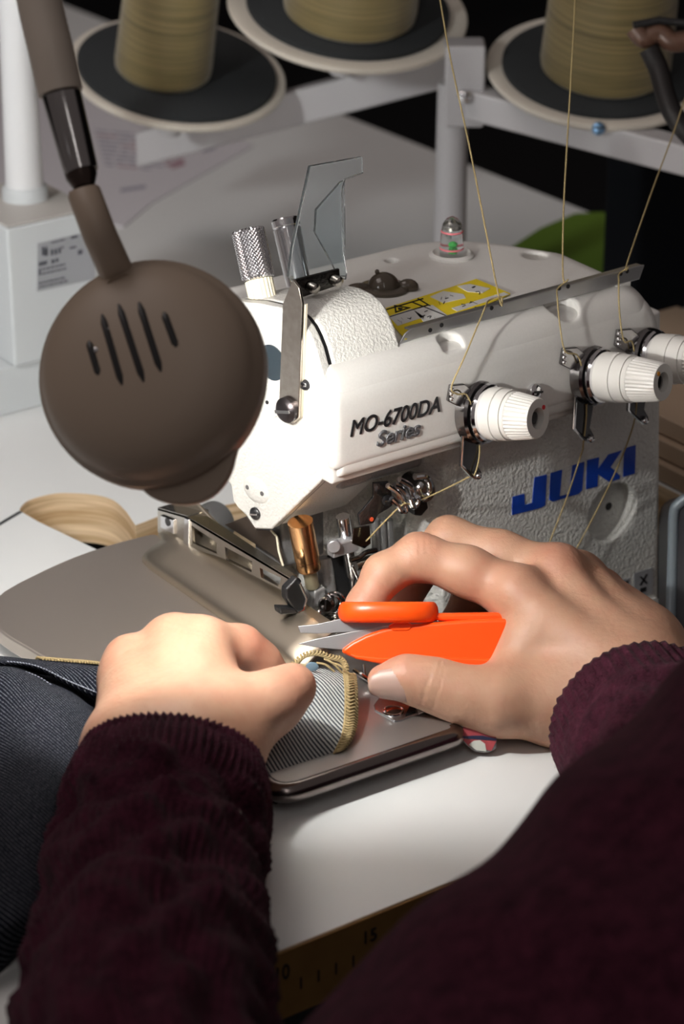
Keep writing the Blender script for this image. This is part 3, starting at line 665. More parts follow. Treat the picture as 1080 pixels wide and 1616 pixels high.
mb = MB(); mb.lathe(N_(556, 905), ZV * -1, [(0, 0.002), (0.018, 0.0007), (0.03, 0.0004)], 12); obj('needle', mb, CHROME, mach)

# thread take-up cluster under the arm
YC = 0.046
C_ = lambda x, y, yy=YC: Py(x, y, yy)
mb = MB(); mb.prism([C_(x, y) for x, y in [(590, 762), (614, 760), (619, 780), (620, 798), (612, 804), (598, 812), (590, 826), (569, 830), (566, 812), (574, 804), (590, 784)]], YV * 0.0015); obj('guide_plate', mb, mat('black chrome plate', (0.10, 0.10, 0.105), 0.22, 0.9, ('noise', 500, 0.4, 0.0006)), mach, bevel=0.0004)
gp = mach.children[-1]
mb = MB(); mb.lathe(C_(586, 819) - YV * 0.0003, -YV, [(0, 0.0011), (0.0004, 0.0011)], 12); obj('red_dot', mb, mat('orange red dot', (0.8, 0.10, 0.03), 0.5), gp)
mb = MB(); frame_screw(mb, C_(610, 789), -YV, 0.0026, 0.0015); obj('guide_screw', mb, [BLACKM, DCHROME], gp)
mb = MB(); mb.prism([C_(x, y, 0.052) for x, y in [(558, 834), (584, 830), (586, 858), (576, 866), (556, 858)]], YV * 0.001); obj('thread_plate', mb, DCHROME, mach, bevel=0.0003)
def wire(pts, r, yy, name='take_up_loop', m=CHROME):
    mb = MB(); mb.tube(spline([C_(x, y, yy) for x, y in pts], 6), r, 10); return obj(name, mb, m, mach)
wire([(612, 766), (628, 778), (640, 796), (641, 806), (634, 806), (628, 796), (618, 786)], 0.0014, 0.040)
wire([(630, 757), (648, 768), (654, 786), (652, 800), (646, 788), (634, 772), (622, 766)], 0.0016, 0.042)
wire([(655, 752), (672, 752), (679, 768), (675, 782), (664, 782), (660, 772), (666, 762)], 0.0018, 0.042)
wire([(648, 786), (654, 800), (661, 790), (658, 784)], 0.0014, 0.039)
mb = MB(); mb.lathe(C_(664, 772, 0.052), -YV, [(-0.01, 0.006), (0.004, 0.006), (0.006, 0.0045), (0.006, 0.002)], 28); obj('take_up_hub', mb, DCHROME, mach)
mb = MB(); mb.prism([C_(x, y, 0.048) for x, y in [(652, 800), (674, 786), (677, 802), (666, 815), (655, 814)]], YV * 0.006); obj('take_up_block', mb, BLACKM, mach, bevel=0.0008)
mb = MB(); mb.lathe(C_(622, 792, 0.046), -YV, [(0, 0.0012), (0.0004, 0.0012)], 12); obj('red_mark', mb, mat('orange red dot', (0.8, 0.1, 0.03)), mach)
mb = MB(); mb.aabb(V3(0.034, 0.050, 0.082), V3(0.085, 0.09, 0.1)); obj('linkage_block', mb, GREYCAST, mach, bevel=0.003)
mb = MB()
for x in (592, 603, 614): mb.tube([C_(x, 820, 0.074), C_(x + 6, 960, 0.074)], 0.0022, 10)
obj('linkage_rod', mb, GREYCAST, mach, kind='stuff')
wire([(553, 884), (566, 880), (578, 872), (594, 868)], 0.0013, 0.050, 'thread_hook', DCHROME)
mb = MB(); mb.lathe(C_(560, 893, 0.052), XV, [(0, 0.003), (0.010, 0.003), (0.011, 0.002)], 18); obj('set_screw', mb, NICKEL, mach)
wire([(556, 893), (561, 904), (566, 914), (572, 916)], 0.0008, 0.048, 'hook_wire')

# latch plate at the needle plate
mb = MB(); q = [Pz(x, y, PZ + 0.0016) for x, y in [(556, 1062), (585, 1078), (600, 1098), (590, 1112), (592, 1120), (622, 1137), (632, 1136), (682, 1116), (660, 1098), (610, 1084)]]
mb.prism(q, -ZV * 0.0016); obj('latch_plate', mb, mat('dull chrome', (0.42, 0.42, 0.43), 0.3, 1), mach, bevel=0.0005)
lp = mach.children[-1]; mb = MB(); c = Pz(621, 1122, PZ + 0.0018)
mb.tube([c + V3(math.cos(t), math.sin(t), 0) * 0.0042 for t in np.linspace(0, 2 * math.pi, 25)[:-1]], 0.0008, 8, closed=True); obj('latch_ring', mb, CHROME, lp)
mb = MB(); mb.lathe(c, ZV, [(-0.0005, 0.0035), (0.0006, 0.0035), (0.0009, 0.002)], 20); obj('latch_screw', mb, DCHROME, lp)
mb = MB(); q = [Pz(x, y, PZ + 0.0022) for x, y in [(625, 1098), (660, 1105), (656, 1122), (640, 1128), (648, 1112)]]; mb.prism(q, -ZV * 0.001); obj('latch_block', mb, BLACKM, lp, smooth=0)
mb = MB(); q = [Pz(x, y, PZ + 0.002) for x, y in [(655, 1106), (684, 1116), (661, 1126)]]; mb.prism(q, -ZV * 0.0006); obj('white_chip', mb, LABELW, lp, smooth=0)
mb = MB(); mb.tube(spline([Pz(x, y, PZ + h) for x, y, h in [(560, 1058, 0.004), (572, 1066, 0.005), (582, 1072, 0.004)]], 4), 0.0012, 8); mb.tube([Pz(574, 1050, PZ + 0.006), Pz(576, 1068, PZ + 0.004)], 0.0008, 8); obj('looper_wires', mb, CHROME, mach, kind='stuff')
mb = MB(); mb.aabb((0.002, 0.03, PZ), (0.05, 0.085, PZ + 0.003)); obj('needle_plate', mb, NICKEL, mach, bevel=0.0006)
# ================================================================ work lamp
DL = 1.04; KL = DL / 1.10
def LPd(x, y, d): return Pd(x, y, DL + (d - 1.10) * KL)
LC = Pd(242, 592, DL); la = nrm(FW + 0.24 * (0.80 * R_ - 0.60 * U_)); RL = 0.0497 * KL
lamp = thing('work_lamp', 'taupe gooseneck lamp with a round slotted head lighting the sewing machine', 'lamp', LPd(20, -700, 1.10))
DP = [(-0.004, 1.0), (0.003, 1.0), (0.006, 0.992), (0.0075, 0.955), (0.013, 0.93), (0.018, 0.86), (0.0225, 0.74), (0.026, 0.55), (0.028, 0.32), (0.0287, 0.12), (0.0288, 0.02)]; DP = [(h * KL, r) for h, r in DP]
mb = MB(); mb.lathe(LC, -la, [(-0.004, 0.945 * RL)] + [(h, r * RL) for h, r in DP], 72)
mb.f = [f for f in mb.f if len(f) < 10] + [tuple(range(11 * 72, 12 * 72))]; mb.mi = [0] * len(mb.f)
obj('lamp_shade', mb, LAMPM, lamp, smooth=50)
shade = lamp.children[-1]
mb = MB(); mb.lathe(LC, -la, [(h * KL, r * RL) for h, r in [(-0.004, 0.945), (0.006, 0.93), (0.016, 0.78), (0.0235, 0.5), (0.0265, 0.1)]], 48)
mb.f = [f[::-1] for f in mb.f if len(f) < 10] + [tuple(range(4 * 48, 5 * 48))]; mb.mi = [0] * len(mb.f); obj('reflector', mb, LAMPIN, shade)
def dome_hit(px, py):
    r = ray(px, py); hs = np.array([h for h, _ in DP]); rs = np.array([q for _, q in DP]) * RL
    t0, t1 = 0.94, ((LC - CAM) @ la) / (r @ la)
    for _ in range(60):
        t = (t0 + t1) / 2; p = CAM + r * t - LC; h = -(p @ la); rad = np.linalg.norm(p + la * h)
        if h > 0.0288 * KL or rad > np.interp(h, hs, rs): t0 = t
        else: t1 = t
    return CAM + r * t1
for (a, b) in [((140, 538), (156, 592)), ((161, 496), (193, 608)), ((187, 480), (227, 603)), ((219, 477), (254, 587)), ((258, 493), (278, 548))]:
    pts = [dome_hit(a[0] + (b[0] - a[0]) * t, a[1] + (b[1] - a[1]) * t) for t in np.linspace(0, 1, 9)]
    mb = MB(); mb.tube(pts, [0.0009] + [0.0017] * 7 + [0.0009], 10); mb.v = [tuple(np.array(p) + la * 0.0008) for p in mb.v]
    sl = obj('vent_slot', mb, BLACK, shade)
for (a, b) in [((172, 525), (190, 590)), ((205, 530), (218, 575)), ((232, 505), (246, 560))]:
    pts = [dome_hit(a[0] + (b[0] - a[0]) * t, a[1] + (b[1] - a[1]) * t) + la * 0.0003 for t in np.linspace(0, 1, 5)]
    mb = MB(); mb.tube(pts, 0.0006, 6); obj('socket_glimpse', mb, COPPERGLOW, shade)
mb = MB()
for x, y in ((170, 521), (249, 571), (152, 552)): mb.ball(dome_hit(x, y), R_ * 0.0011, U_ * 0.0011, la * 0.0006, 10, 6)
obj('socket_rivets', mb, CHROME, shade, kind='stuff')
pl0 = LC - la * 0.001; TB = [Pp(x, y, pl0, la) for x, y in [(215, 730), (207, 748), (218, 766), (236, 783), (262, 793), (290, 796), (318, 791), (342, 776), (360, 752), (369, 725), (370, 690), (300, 700)]]
mb = MB(); mb.prism(spline(TB, 3, True), la * 0.005); obj('shade_tab', mb, LAMPM, lamp, smooth=40, bevel=0.0018, bseg=3)
# neck, socket, collar, hose
e = dome_hit(182, 428)
mb = MB(); mb.tube([LPd(131, 298, 1.086), LPd(133, 305, 1.086), LPd(158, 372, 1.082), e + la * 0.002, dome_hit(186, 446) + la * 0.005], [0.00594, 0.00681, 0.00690, 0.00698, 0.00629], 28); obj('neck', mb, LAMPM, lamp, smooth=60)
mb = MB(); mb.tube([LPd(118, 240, 1.088), LPd(129, 279, 1.087), LPd(133, 296, 1.086)], [0.00681, 0.00646, 0.00436], 24); obj('socket_ball', mb, mat('dark bronze', (0.05, 0.035, 0.03), 0.25, 0.8), lamp)
mb = MB(); mb.tube([LPd(95, 143, 1.090), LPd(97, 150, 1.090), LPd(126, 262, 1.0875), LPd(129, 272, 1.087)], [0.00742, 0.00803, 0.00716, 0.00681], 36); obj('chrome_collar', mb, DCHROME, lamp)
path = spline([LPd(20, -700, 1.10), LPd(15, -420, 1.10), LPd(30, -170, 1.098), LPd(62, 0, 1.094), LPd(82, 85, 1.091), LPd(96, 147, 1.090)], 14)
mb = MB(); mb.tube(path, [0.0091 + 0.0001 * (i % 2) for i in range(len(path))], 28); obj('hose', mb, LAMPH, lamp, smooth=60)
mb = MB(); mb.ball(LC - la * 0.0224, R_ * 0.004, U_ * 0.004, la * 0.0006, 16, 8)
BULB = bpy.data.materials.new('bulb glow'); BULB.use_nodes = True; bb = BULB.node_tree.nodes['Principled BSDF']; bb.inputs['Emission Color'].default_value = (1, 0.95, 0.88, 1); bb.inputs['Emission Strength'].default_value = 15
obj('bulb', mb, BULB, lamp)
pl_ = bpy.data.lights.new('lamp_bulb_light', 'POINT'); pl_.energy = LAMP_POWER; pl_.shadow_soft_size = 0.0055; pl_.color = (1.0, 0.985, 0.96)
po = bpy.data.objects.new('lamp_bulb_light', pl_); COL.objects.link(po); po.location = tuple(LC - la * 0.0170)

# ================================================================ box with white pole (left background)
YBX = 0.398; xb = Pz(28, 655, 0)[0]; zt = Py(28, 358, YBX)[2]; zl = Py(20, 582, YBX)[2]
box = thing('control_box', 'pale grey metal box with a printed label carrying a white pole', 'control box', (xb + 0.03, YBX + 0.04, 0))
mb = MB(); mb.aabb((xb, YBX, zl), (xb + 0.060, YBX + 0.075, zt)); obj('case', mb, BOXM, box, bevel=0.002)
mb = MB(); mb.aabb((xb + 0.001, YBX + 0.001, zt), (xb + 0.059, YBX + 0.074, zt + 0.0015)); obj('lid', mb, BOXTOP, box, bevel=0.0005)
mb = MB(); mb.aabb((xb - 0.15, YBX + 0.004, 0.0), (xb + 0.060, YBX + 0.075, zl)); obj('plinth', mb, BOXM, box, bevel=0.001)
B_ = lambda x, y, e=0.0: Py(x, y, YBX - e)
mb = MB(); mb.prism([B_(59, 384), B_(150, 363), B_(150, 440), B_(58, 460)], -YV * 0.0005); lb = obj('printed_label', mb, LABELG, box, smooth=0)
mb = MB(); rr = random.Random(5)
def dash(x0, x1, y, t):
    s = -0.225; mb.prism([B_(x0, y, 0.0005), B_(x1, y + s * (x1 - x0), 0.0005), B_(x1, y + s * (x1 - x0) + t, 0.0005), B_(x0, y + t, 0.0005)], -YV * 0.0003)
for (x0, x1, y, t) in [(81, 92, 382, 2), (93, 102, 379, 2), (66, 70, 390, 13), (70, 75, 393, 11), (72, 74, 389, 15), (80, 84, 394, 9), (86, 90, 393, 9), (92, 96, 391, 9), (97, 100, 389, 3), (61, 74, 414, 6), (81, 86, 410, 6), (88, 92, 408, 6), (61, 64, 428, 4), (112, 122, 373, 4), (110, 120, 390, 3), (123, 130, 395, 7)]: dash(x0, x1, y, t)
for row, y in enumerate((425, 432, 446, 452)):
    x = 61
    while x < 102:
        l = rr.uniform(2, 6); dash(x, x + l, y - 0.225 * (x - 61), 2.6); x += l + 1.4
obj('label_print', mb, mat('faded ink', (0.08, 0.085, 0.10), 0.6), lb, smooth=0, kind='stuff')
pb = Pz(40, 312, zt + 0.0015); mb = MB()
mb.lathe(pb, ZV, [(0, 0.0138), (0.006, 0.0136), (0.008, 0.0125)], 36); obj('pole_flange', mb, BOXM, box)
mb = MB(); mb.lathe(pb, V3(0.0, 0.0, 1), [(0.004, 0.0114), (0.10, 0.0098), (0.30, 0.0085), (0.42, 0.0085)], 36); obj('pole', mb, POLE, box)

# ================================================================ thread stand, its plates, cones and threads
ldep = 1.66
joint = Pd(733, 130, 1.60)
stand = thing('thread_stand', 'pale grey thread stand with round spool plates behind the machine', 'thread stand', (joint[0], joint[1], 0))
mb = MB(); mb.box(joint + V3(0, 0, 0.0), R_ * 0.0125, nrm(np.cross(ZV, R_)) * 0.012, ZV * 0.026); obj('joint_block', mb, STAND, stand, bevel=0.002)
jb = stand.children[-1]; mb = MB()
for x, y in ((735, 84), (733, 152)): frame_screw(mb, Pd(x, y, 1.585), -FW, 0.0042, 0.003)
obj('joint_screws', mb, [CHROME, BLACK], jb, kind='stuff')
mb = MB(); p = Pd(715, 130, 1.60); mb.lathe((p[0], p[1], 0), ZV, [(0, 0.022), (0.006, 0.022), (0.008, 0.011), (p[2], 0.0095)], 32); obj('leg', mb, STAND, stand)
mb = MB(); a, b = Pd(225, 232, 1.78), Pd(728, 100, 1.64); t = nrm(b - a); s_ = nrm(np.cross(t, ZV)); mb.box((a + b) / 2, (b - a) / 2, s_ * 0.010, ZV * 0.0125); obj('cross_rail', mb, STAND, stand, bevel=0.002)
mb = MB(); a, b = Pd(745, 160, 1.60), Pd(1230, 285, 1.52); t = nrm(b - a); s_ = nrm(np.cross(t, ZV)); mb.box((a + b) / 2, (b - a) / 2, s_ * 0.010, ZV * 0.0095); obj('cross_rail', mb, STAND, stand, bevel=0.002)
mb = MB(); frame_screw(mb, Pd(945, 203, 1.545), -FW, 0.004, 0.003); obj('rail_screw', mb, [mat('blue zinc', (0.25, 0.45, 0.7), 0.3, 0.9), BLACK], stand)
CONE = mat('olive thread cone', (0.36, 0.28, 0.115), 0.5, 0, None, None, sheen=0.3)
ns, lk, bs = nodes(CONE); tc = ns.new('ShaderNodeTexCoord'); mp = ns.new('ShaderNodeMapping'); mp.inputs['Scale'].default_value = (10, 10, 800)
nz = ns.new('ShaderNodeTexNoise'); nz.inputs['Scale'].default_value = 1; nz.inputs['Detail'].default_value = 5; nz.inputs['Distortion'].default_value = 0.4
cr = ns.new('ShaderNodeValToRGB'); cr.color_ramp.elements[0].position = 0.3; cr.color_ramp.elements[0].color = (0.11, 0.082, 0.028, 1); cr.color_ramp.elements[1].position = 0.7; cr.color_ramp.elements[1].color = (0.27, 0.21, 0.085, 1)
lk.new(tc.outputs['Object'], mp.inputs[0]); lk.new(mp.outputs[0], nz.inputs['Vector']); lk.new(nz.outputs[0], cr.inputs[0]); lk.new(cr.outputs[0], bs.inputs['Base Color'])
bp = ns.new('ShaderNodeBump'); bp.inputs['Distance'].default_value = 0.001; bp.inputs['Strength'].default_value = 0.4; lk.new(nz.outputs[0], bp.inputs['Height']); lk.new(bp.outputs[0], bs.inputs['Normal'])
def spool(cx, cy, hw, d, foam, qx, qy, qr, label, rot=7):
    c = Pd(cx, cy, d); v = -nrm(ray(cx, cy)); Uv = nrm(U_ - v * (U_ @ v)); Rv = np.cross(Uv, v); a = math.radians(rot)
    n = nrm(0.875 * (math.sin(a) * Rv + math.cos(a) * Uv) + 0.484 * v); r = hw * d / F
    mb = MB(); mb.lathe(c, n, [(-0.005, r * 0.55), (-0.0035, r * 0.97), (-0.001, r), (0.001, r * 0.995), (0.0015, r * 0.96), (0.0005, r * 0.9), (0.0005, 0.01)], 72); pt = obj('spool_plate', mb, CREAM, stand)
    mb = MB(); mb.lathe(c, n, [(-0.045, 0.008), (-0.005, 0.012)], 20); obj('plate_hub', mb, STAND, stand)
    mb = MB(); mb.lathe(c, n, [(0.0005, r * foam), (0.0035, r * foam), (0.0042, r * (foam - 0.02))], 64); obj('foam_pad', mb, FOAM, pt)
    q = Pp(qx, qy, c + n * 0.0043, n); k = thing('thread_cone', label, 'thread cone', q, 'olive thread cones on the stand'); rr = qr * d / F
    mb = MB(); mb.lathe(q, n, [(0, rr * 0.93), (0.002, rr * 0.985), (0.006, rr), (0.05, rr * 0.965), (0.125, rr * 0.86), (0.13, rr * 0.8), (0.13, rr * 0.45)], 56)
    ob = obj('wound_thread', mb, CONE, k)
    z = n; x = nrm(np.cross(V3(0.3, 1, 0.1), z)); y = np.cross(z, x); M = Matrix(((x[0], y[0], z[0]), (x[1], y[1], z[1]), (x[2], y[2], z[2])))
    for vtx in ob.data.vertices: vtx.co = M.transposed() @ vtx.co
    ob.rotation_euler = M.to_euler()
    mb = MB(); mb.lathe(q, n, [(0.11, rr * 0.45), (0.145, rr * 0.40), (0.145, rr * 0.33)], 32); obj('paper_core', mb, CARD, k)
spool(279, 114, 174, 1.68, 0.91, 257, 110, 77, 'leftmost olive thread cone, on the plate behind the lamp')
spool(549, 14, 191, 1.62, 0.845, 552, 18, 106, 'middle olive thread cone, on the highest plate, cut off by the top edge')
spool(945, 111, 178, 1.60, 0.86, 955, 108, 103, 'rightmost olive thread cone, on the plate behind two hanging threads')
def thread(pts, label):
    mb = MB(); mb.tube(spline(pts, 5), 0.00042, 6); o = obj('thread', mb, THREAD, None); tag(o, label, 'thread', 'tan threads running into the machine'); return o
G = lambda x, y, yy=YR: Py(x, y, yy)
thread([Pd(640, -420, 1.38), Pd(695, 0, 1.28), Pd(742, 235, 1.26), G(787, 465, YR + 0.003), G(791, 468, YR - 0.001), G(772, 474, YR - 0.001), G(764, 490, 0.036), Py(735, 560, 0.0265), Py(713, 610, 0.0245), Py(722, 622, 0.024), Py(740, 628, 0.024), Py(757, 700, 0.0255), Py(751, 745, 0.0245), Py(738, 754, 0.028), Py(690, 778, 0.038), Py(650, 795, 0.039), Py(632, 799, 0.039), Py(578, 854, 0.049)], 'leftmost tan thread, hanging in front of the stand leg to the first knob')
thread([Pd(925, -420, 1.38), Pd(908, 0, 1.29), Pd(897, 200, 1.28), Pd(890, 330, 1.275), G(889, 437, YR + 0.003), G(897, 441, YR - 0.001), G(881, 455, YR - 0.001), G(880, 470, 0.036), Py(885, 520, 0.027), Py(893, 555, 0.0245), Py(915, 566, 0.0245), Py(926, 640, 0.0255), Py(921, 700, 0.026), Py(918, 716, 0.030), Py(895, 785, 0.040), Py(868, 855, 0.042)], 'middle tan thread, hanging over the rightmost cone to the second knob')
thread([Pd(1300, -400, 1.46), Pd(1130, 20, 1.40), Pd(1065, 205, 1.36), Pd(1030, 300, 1.33), G(990, 416, YR + 0.003), G(992, 422, YR - 0.001), G(978, 432, YR - 0.001), G(977, 445, 0.036), Py(978, 490, 0.028), Py(985, 538, 0.0245), Py(1000, 545, 0.0245), Py(1005, 640, 0.026), Py(988, 706, 0.030), Py(950, 790, 0.042), Py(907, 872, 0.043)], 'rightmost tan thread, slanting down to the right end of the rail')

# ================================================================ background
zb = 0.0
pp = [Pz(x, y, zb) for x, y in [(400, 232), (352, 205), (90, 150), (-60, 170), (-60, 300), (195, 360), (240, 322)]]
mb = MB(); mb.prism(pp, ZV * 0.0012); pap = obj('printed_paper', mb, PAPER, None, smooth=0); tag(pap, 'white printed paper sheet lying on the table behind the lamp', 'paper')
rr = random.Random(11); mbs = [MB(), MB()]
Q = lambda x, y: Pz(x, y, zb + 0.0013)
for i in range(9):
    y0 = 205 + i * 6.5; x = 150 + i * 2
    while x < 350 - i * 9:
        l = rr.uniform(10, 34); k = 0 if rr.random() < 0.75 else 1; s = 0.10 if x < 240 else -0.05; y = y0 + s * (x - 150)
        mbs[k].prism([Q(x, y), Q(x + l, y + s * l), Q(x + l, y + s * l + 2.4), Q(x, y + 2.4)], ZV * 0.0001); x += l + 5
for (x, y, wd, k) in [(292, 232, 30, 0), (300, 226, 40, 1), (318, 222, 36, 0), (262, 258, 28, 1), (270, 262, 22, 1), (190, 298, 40, 0), (320, 236, 20, 0)]:
    mbs[k].prism([Q(x, y), Q(x + wd, y - 6), Q(x + wd, y - 1), Q(x, y + 5)], ZV * 0.0001)
obj('print_lines', mbs[0], PRINTB, pap, smooth=0, kind='stuff'); obj('red_print_lines', mbs[1], PRINTR, pap, smooth=0, kind='stuff')
mb = MB(); mb.prism([Pz(800, 408, 0.0), Pz(850, 375, 0.0), Pz(905, 351, 0.0), Pz(955, 349, 0.0), Pz(995, 385, 0.0), Pz(985, 475, 0.0), Pz(850, 440, 0.0)], ZV * 0.008)
tag(obj('green_cloth', mb, GREENC, None, smooth=40, bevel=0.003), 'bright green folded cloth on the table behind the machine', 'fabric')
bd = thing('board_stack', 'beige boards stacked on the table right of the machine', 'board', Pz(1100, 760, 0))
z0 = 0.0005
for i in range(3):
    mb = MB(); a = Pz(1047, 772 - i * 8, z0); lo = V3(0.292 + 0.004 * i, 0.06 + 0.012 * i, z0); mb.aabb(lo, lo + V3(0.12, 0.12 - 0.01 * i, 0.011)); obj('board', mb, CARD, bd, bevel=0.001); z0 += 0.0118
mb = MB(); mb.aabb((0.30, 0.17, 0.0004), (0.47, 0.285, 0.012)); obj('board', mb, CARD, bd, bevel=0.001)
dk = thing('dark_case', 'black case standing on the table behind the beige boards', 'case', (0.5, 0.32, 0.0))
xl = Py(1000, 470, 0.30)[0]
mb = MB(); mb.prism(rounded([V3(xl, 0.30, 0), V3(xl + 0.14, 0.30, 0), V3(xl + 0.14, 0.335, 0), V3(xl, 0.335, 0)], [0.008] * 4, 4), ZV * 0.12); obj('body', mb, CASEM, dk, smooth=40, bevel=0.004)
mb = MB(); mb.prism(rounded([V3(xl - 0.001, 0.299, 0.121), V3(xl + 0.141, 0.299, 0.121), V3(xl + 0.141, 0.336, 0.121), V3(xl - 0.001, 0.336, 0.121)], [0.008] * 4, 4), ZV * 0.012); obj('lid', mb, CASEM, dk, smooth=40, bevel=0.004)
ch = thing('grey_bin', 'dark grey rounded bin with a steel blue rim at the right edge', 'bin', Pz(1085, 1000, 0.0))
c0 = Pd(1085, 880, 1.30)
mb = MB(); q = rounded([Pd(1062, 790, 1.32), Pd(1062, 1010, 1.27), Pd(1160, 1010, 1.24), Pd(1160, 770, 1.29)], [0.012, 0.004, 0.004, 0.02], 5); mb.prism(q, FW * 0.06); obj('shell', mb, DARKPANEL, ch, bevel=0.004)
mb = MB(); mb.tube(spline([Pd(1058, 1010, 1.27), Pd(1062, 880, 1.298), Pd(1064, 812, 1.312), Pd(1072, 795, 1.312), Pd(1090, 785, 1.31), Pd(1150, 770, 1.30)], 6), 0.0028, 12); obj('rim', mb, STEELB, ch)
hk = thing('bent_handle', 'dark bent handle with a brown clip in front of the rightmost cone', 'handle', Pd(1120, 240, 1.42))
mb = MB(); mb.tube(spline([Pd(1024, 76, 1.44), Pd(1040, 110, 1.44), Pd(1058, 170, 1.43), Pd(1090, 215, 1.43), Pd(1140, 260, 1.42)], 6), [0.0058] * 25, 16); obj('stem', mb, mat('dark brown stem', (0.006, 0.004, 0.004), 0.6), hk)
mb = MB(); mb.tube(spline([Pd(1002, 44, 1.44), Pd(1018, 60, 1.44), Pd(1040, 50, 1.44), Pd(1062, 66, 1.44), Pd(1100, 60, 1.44)], 5), 0.006, 14); obj('clip', mb, mat('brown clip', (0.11, 0.055, 0.035), 0.4), hk)
mb = MB(); mb.tube([Pd(1000, 40, 1.435), Pd(1040, 32, 1.435), Pd(1110, 40, 1.435)], 0.0022, 10); obj('clip_edge', mb, BLACK, hk)

# ================================================================ thread snips
sn = thing('thread_snips', 'orange thread snips with steel blades held in the right hand', 'snips', Pd(640, 1010, 1.186))
D0 = 1.181; S = lambda L, d=D0: [Pd(x, y, d) for x, y in L]
mb = MB(); body = [(538, 1030), (542, 1023), (556, 1013), (578, 1002), (604, 993), (626, 988), (680, 983), (742, 978), (800, 976), (840, 1000), (840, 1058), (760, 1056), (700, 1053), (640, 1052), (592, 1046), (556, 1038)]
mb.prism(S(body), FW * 0.009); obj('lower_handle', mb, ORANGE, sn, smooth=40, bevel=0.0022, bseg=4)
lh = sn.children[-1]
mb = MB(); mb.prism(S([(552, 1032), (600, 1037), (700, 1037), (840, 1042), (840, 1062), (700, 1056), (600, 1048), (560, 1040)], D0 - 0.0012), FW * 0.011); obj('handle_flange', mb, ORANGE, lh, smooth=40, bevel=0.001, bseg=3)
mb = MB(); mb.ball(Pd(768, 1056, D0 - 0.001), R_ * 0.006, U_ * 0.0022, FW * 0.003, 16, 8); obj('pivot', mb, BLACKM, lh)
mb = MB(); mb.prism(S([(612, 989), (622, 983), (646, 983), (654, 988), (646, 996), (620, 997)], D0 - 0.0004), FW * 0.006); obj('spring_button', mb, ORANGE, sn, smooth=40, bevel=0.001)
mb = MB(); mb.prism(S([(470, 1016), (500, 1008), (560, 996), (640, 983), (690, 980), (690, 1010), (600, 1015), (545, 1026), (500, 1022)], D0 + 0.0035), FW * 0.0012); obj('blade', mb, BLADE, sn, smooth=0, bevel=0.0003)
mb = MB(); mb.prism(S([(470, 988), (500, 985), (545, 975), (600, 972), (690, 972), (692, 990), (640, 992), (560, 997), (500, 1000), (474, 999)], D0 + 0.0052), FW * 0.0012); obj('blade', mb, BLADE, sn, smooth=0, bevel=0.0003)
c = Pd(613, 966, D0 + 0.008); pth = [c + R_ * 0.0205 * math.copysign(abs(math.cos(t)) ** 0.8, math.cos(t)) + nrm(FW - 0.02 * U_) * 0.0115 * math.copysign(abs(math.sin(t)) ** 0.8, math.sin(t)) for t in np.linspace(0, 2 * math.pi, 41)[:-1]]
mb = MB(); mb.tube(pth, 0.0029, 14, closed=True); mb.v = [tuple(c + (np.array(p) - c) + U_ * ((np.array(p) - c) @ U_) * 0.7) for p in mb.v]; obj('finger_ring', mb, ORANGE, sn, smooth=180)
mb = MB(); mb.prism(S([(676, 966), (690, 968), (840, 966), (840, 985), (700, 980), (680, 979)], D0 + 0.003), FW * 0.008); obj('upper_handle', mb, ORANGE, sn, smooth=40, bevel=0.0015, bseg=3)
mb = MB(); mb.tube([Pd(782, 1058, 1.186), Pd(765, 1100, 1.180), Pd(742, 1128, 1.170), Pd(727, 1143, 1.163)], [0.004, 0.0045, 0.0045, 0.001], 12); obj('tail', mb, ORANGE, sn)
TG = mat('clear tag', (0.85, 0.86, 0.86), 0.1, 0, None, None, trans=0.75, ior=1.4)
mb = MB(); mb.prism(S([(723, 1140), (734, 1136), (770, 1140), (786, 1150), (785, 1168), (784, 1182), (768, 1189), (748, 1186), (736, 1176), (726, 1162)], 1.160), FW * 0.004); tgp = obj('clear_tag', mb, TG, sn, smooth=40, bevel=0.001)
for nm, m, L, e in [('red_print', mat('dull red print', (0.36, 0.06, 0.07), 0.4), [(732, 1146), (782, 1150), (783, 1166), (727, 1163)], 0), ('navy_band', mat('navy print', (0.02, 0.025, 0.06), 0.4), [(726, 1163), (745, 1161), (762, 1161), (784, 1166), (784, 1169), (760, 1167), (728, 1165)], 0.0002),
                    ('red_print', MATS['dull red print'], [(730, 1166), (784, 1169), (776, 1185), (740, 1177)], 0), ('pale_print', mat('pale print', (0.55, 0.57, 0.52), 0.4), [(740, 1175), (748, 1169), (758, 1168), (766, 1174), (768, 1186), (752, 1184)], 0.0002), ('pale_print', MATS['pale print'], [(748, 1147), (756, 1147), (757, 1151), (750, 1152)], 0.0002)]:
    mb = MB(); mb.prism(S(L, 1.1598 - e), FW * 0.0004); obj(nm, mb, m, tgp, smooth=0)

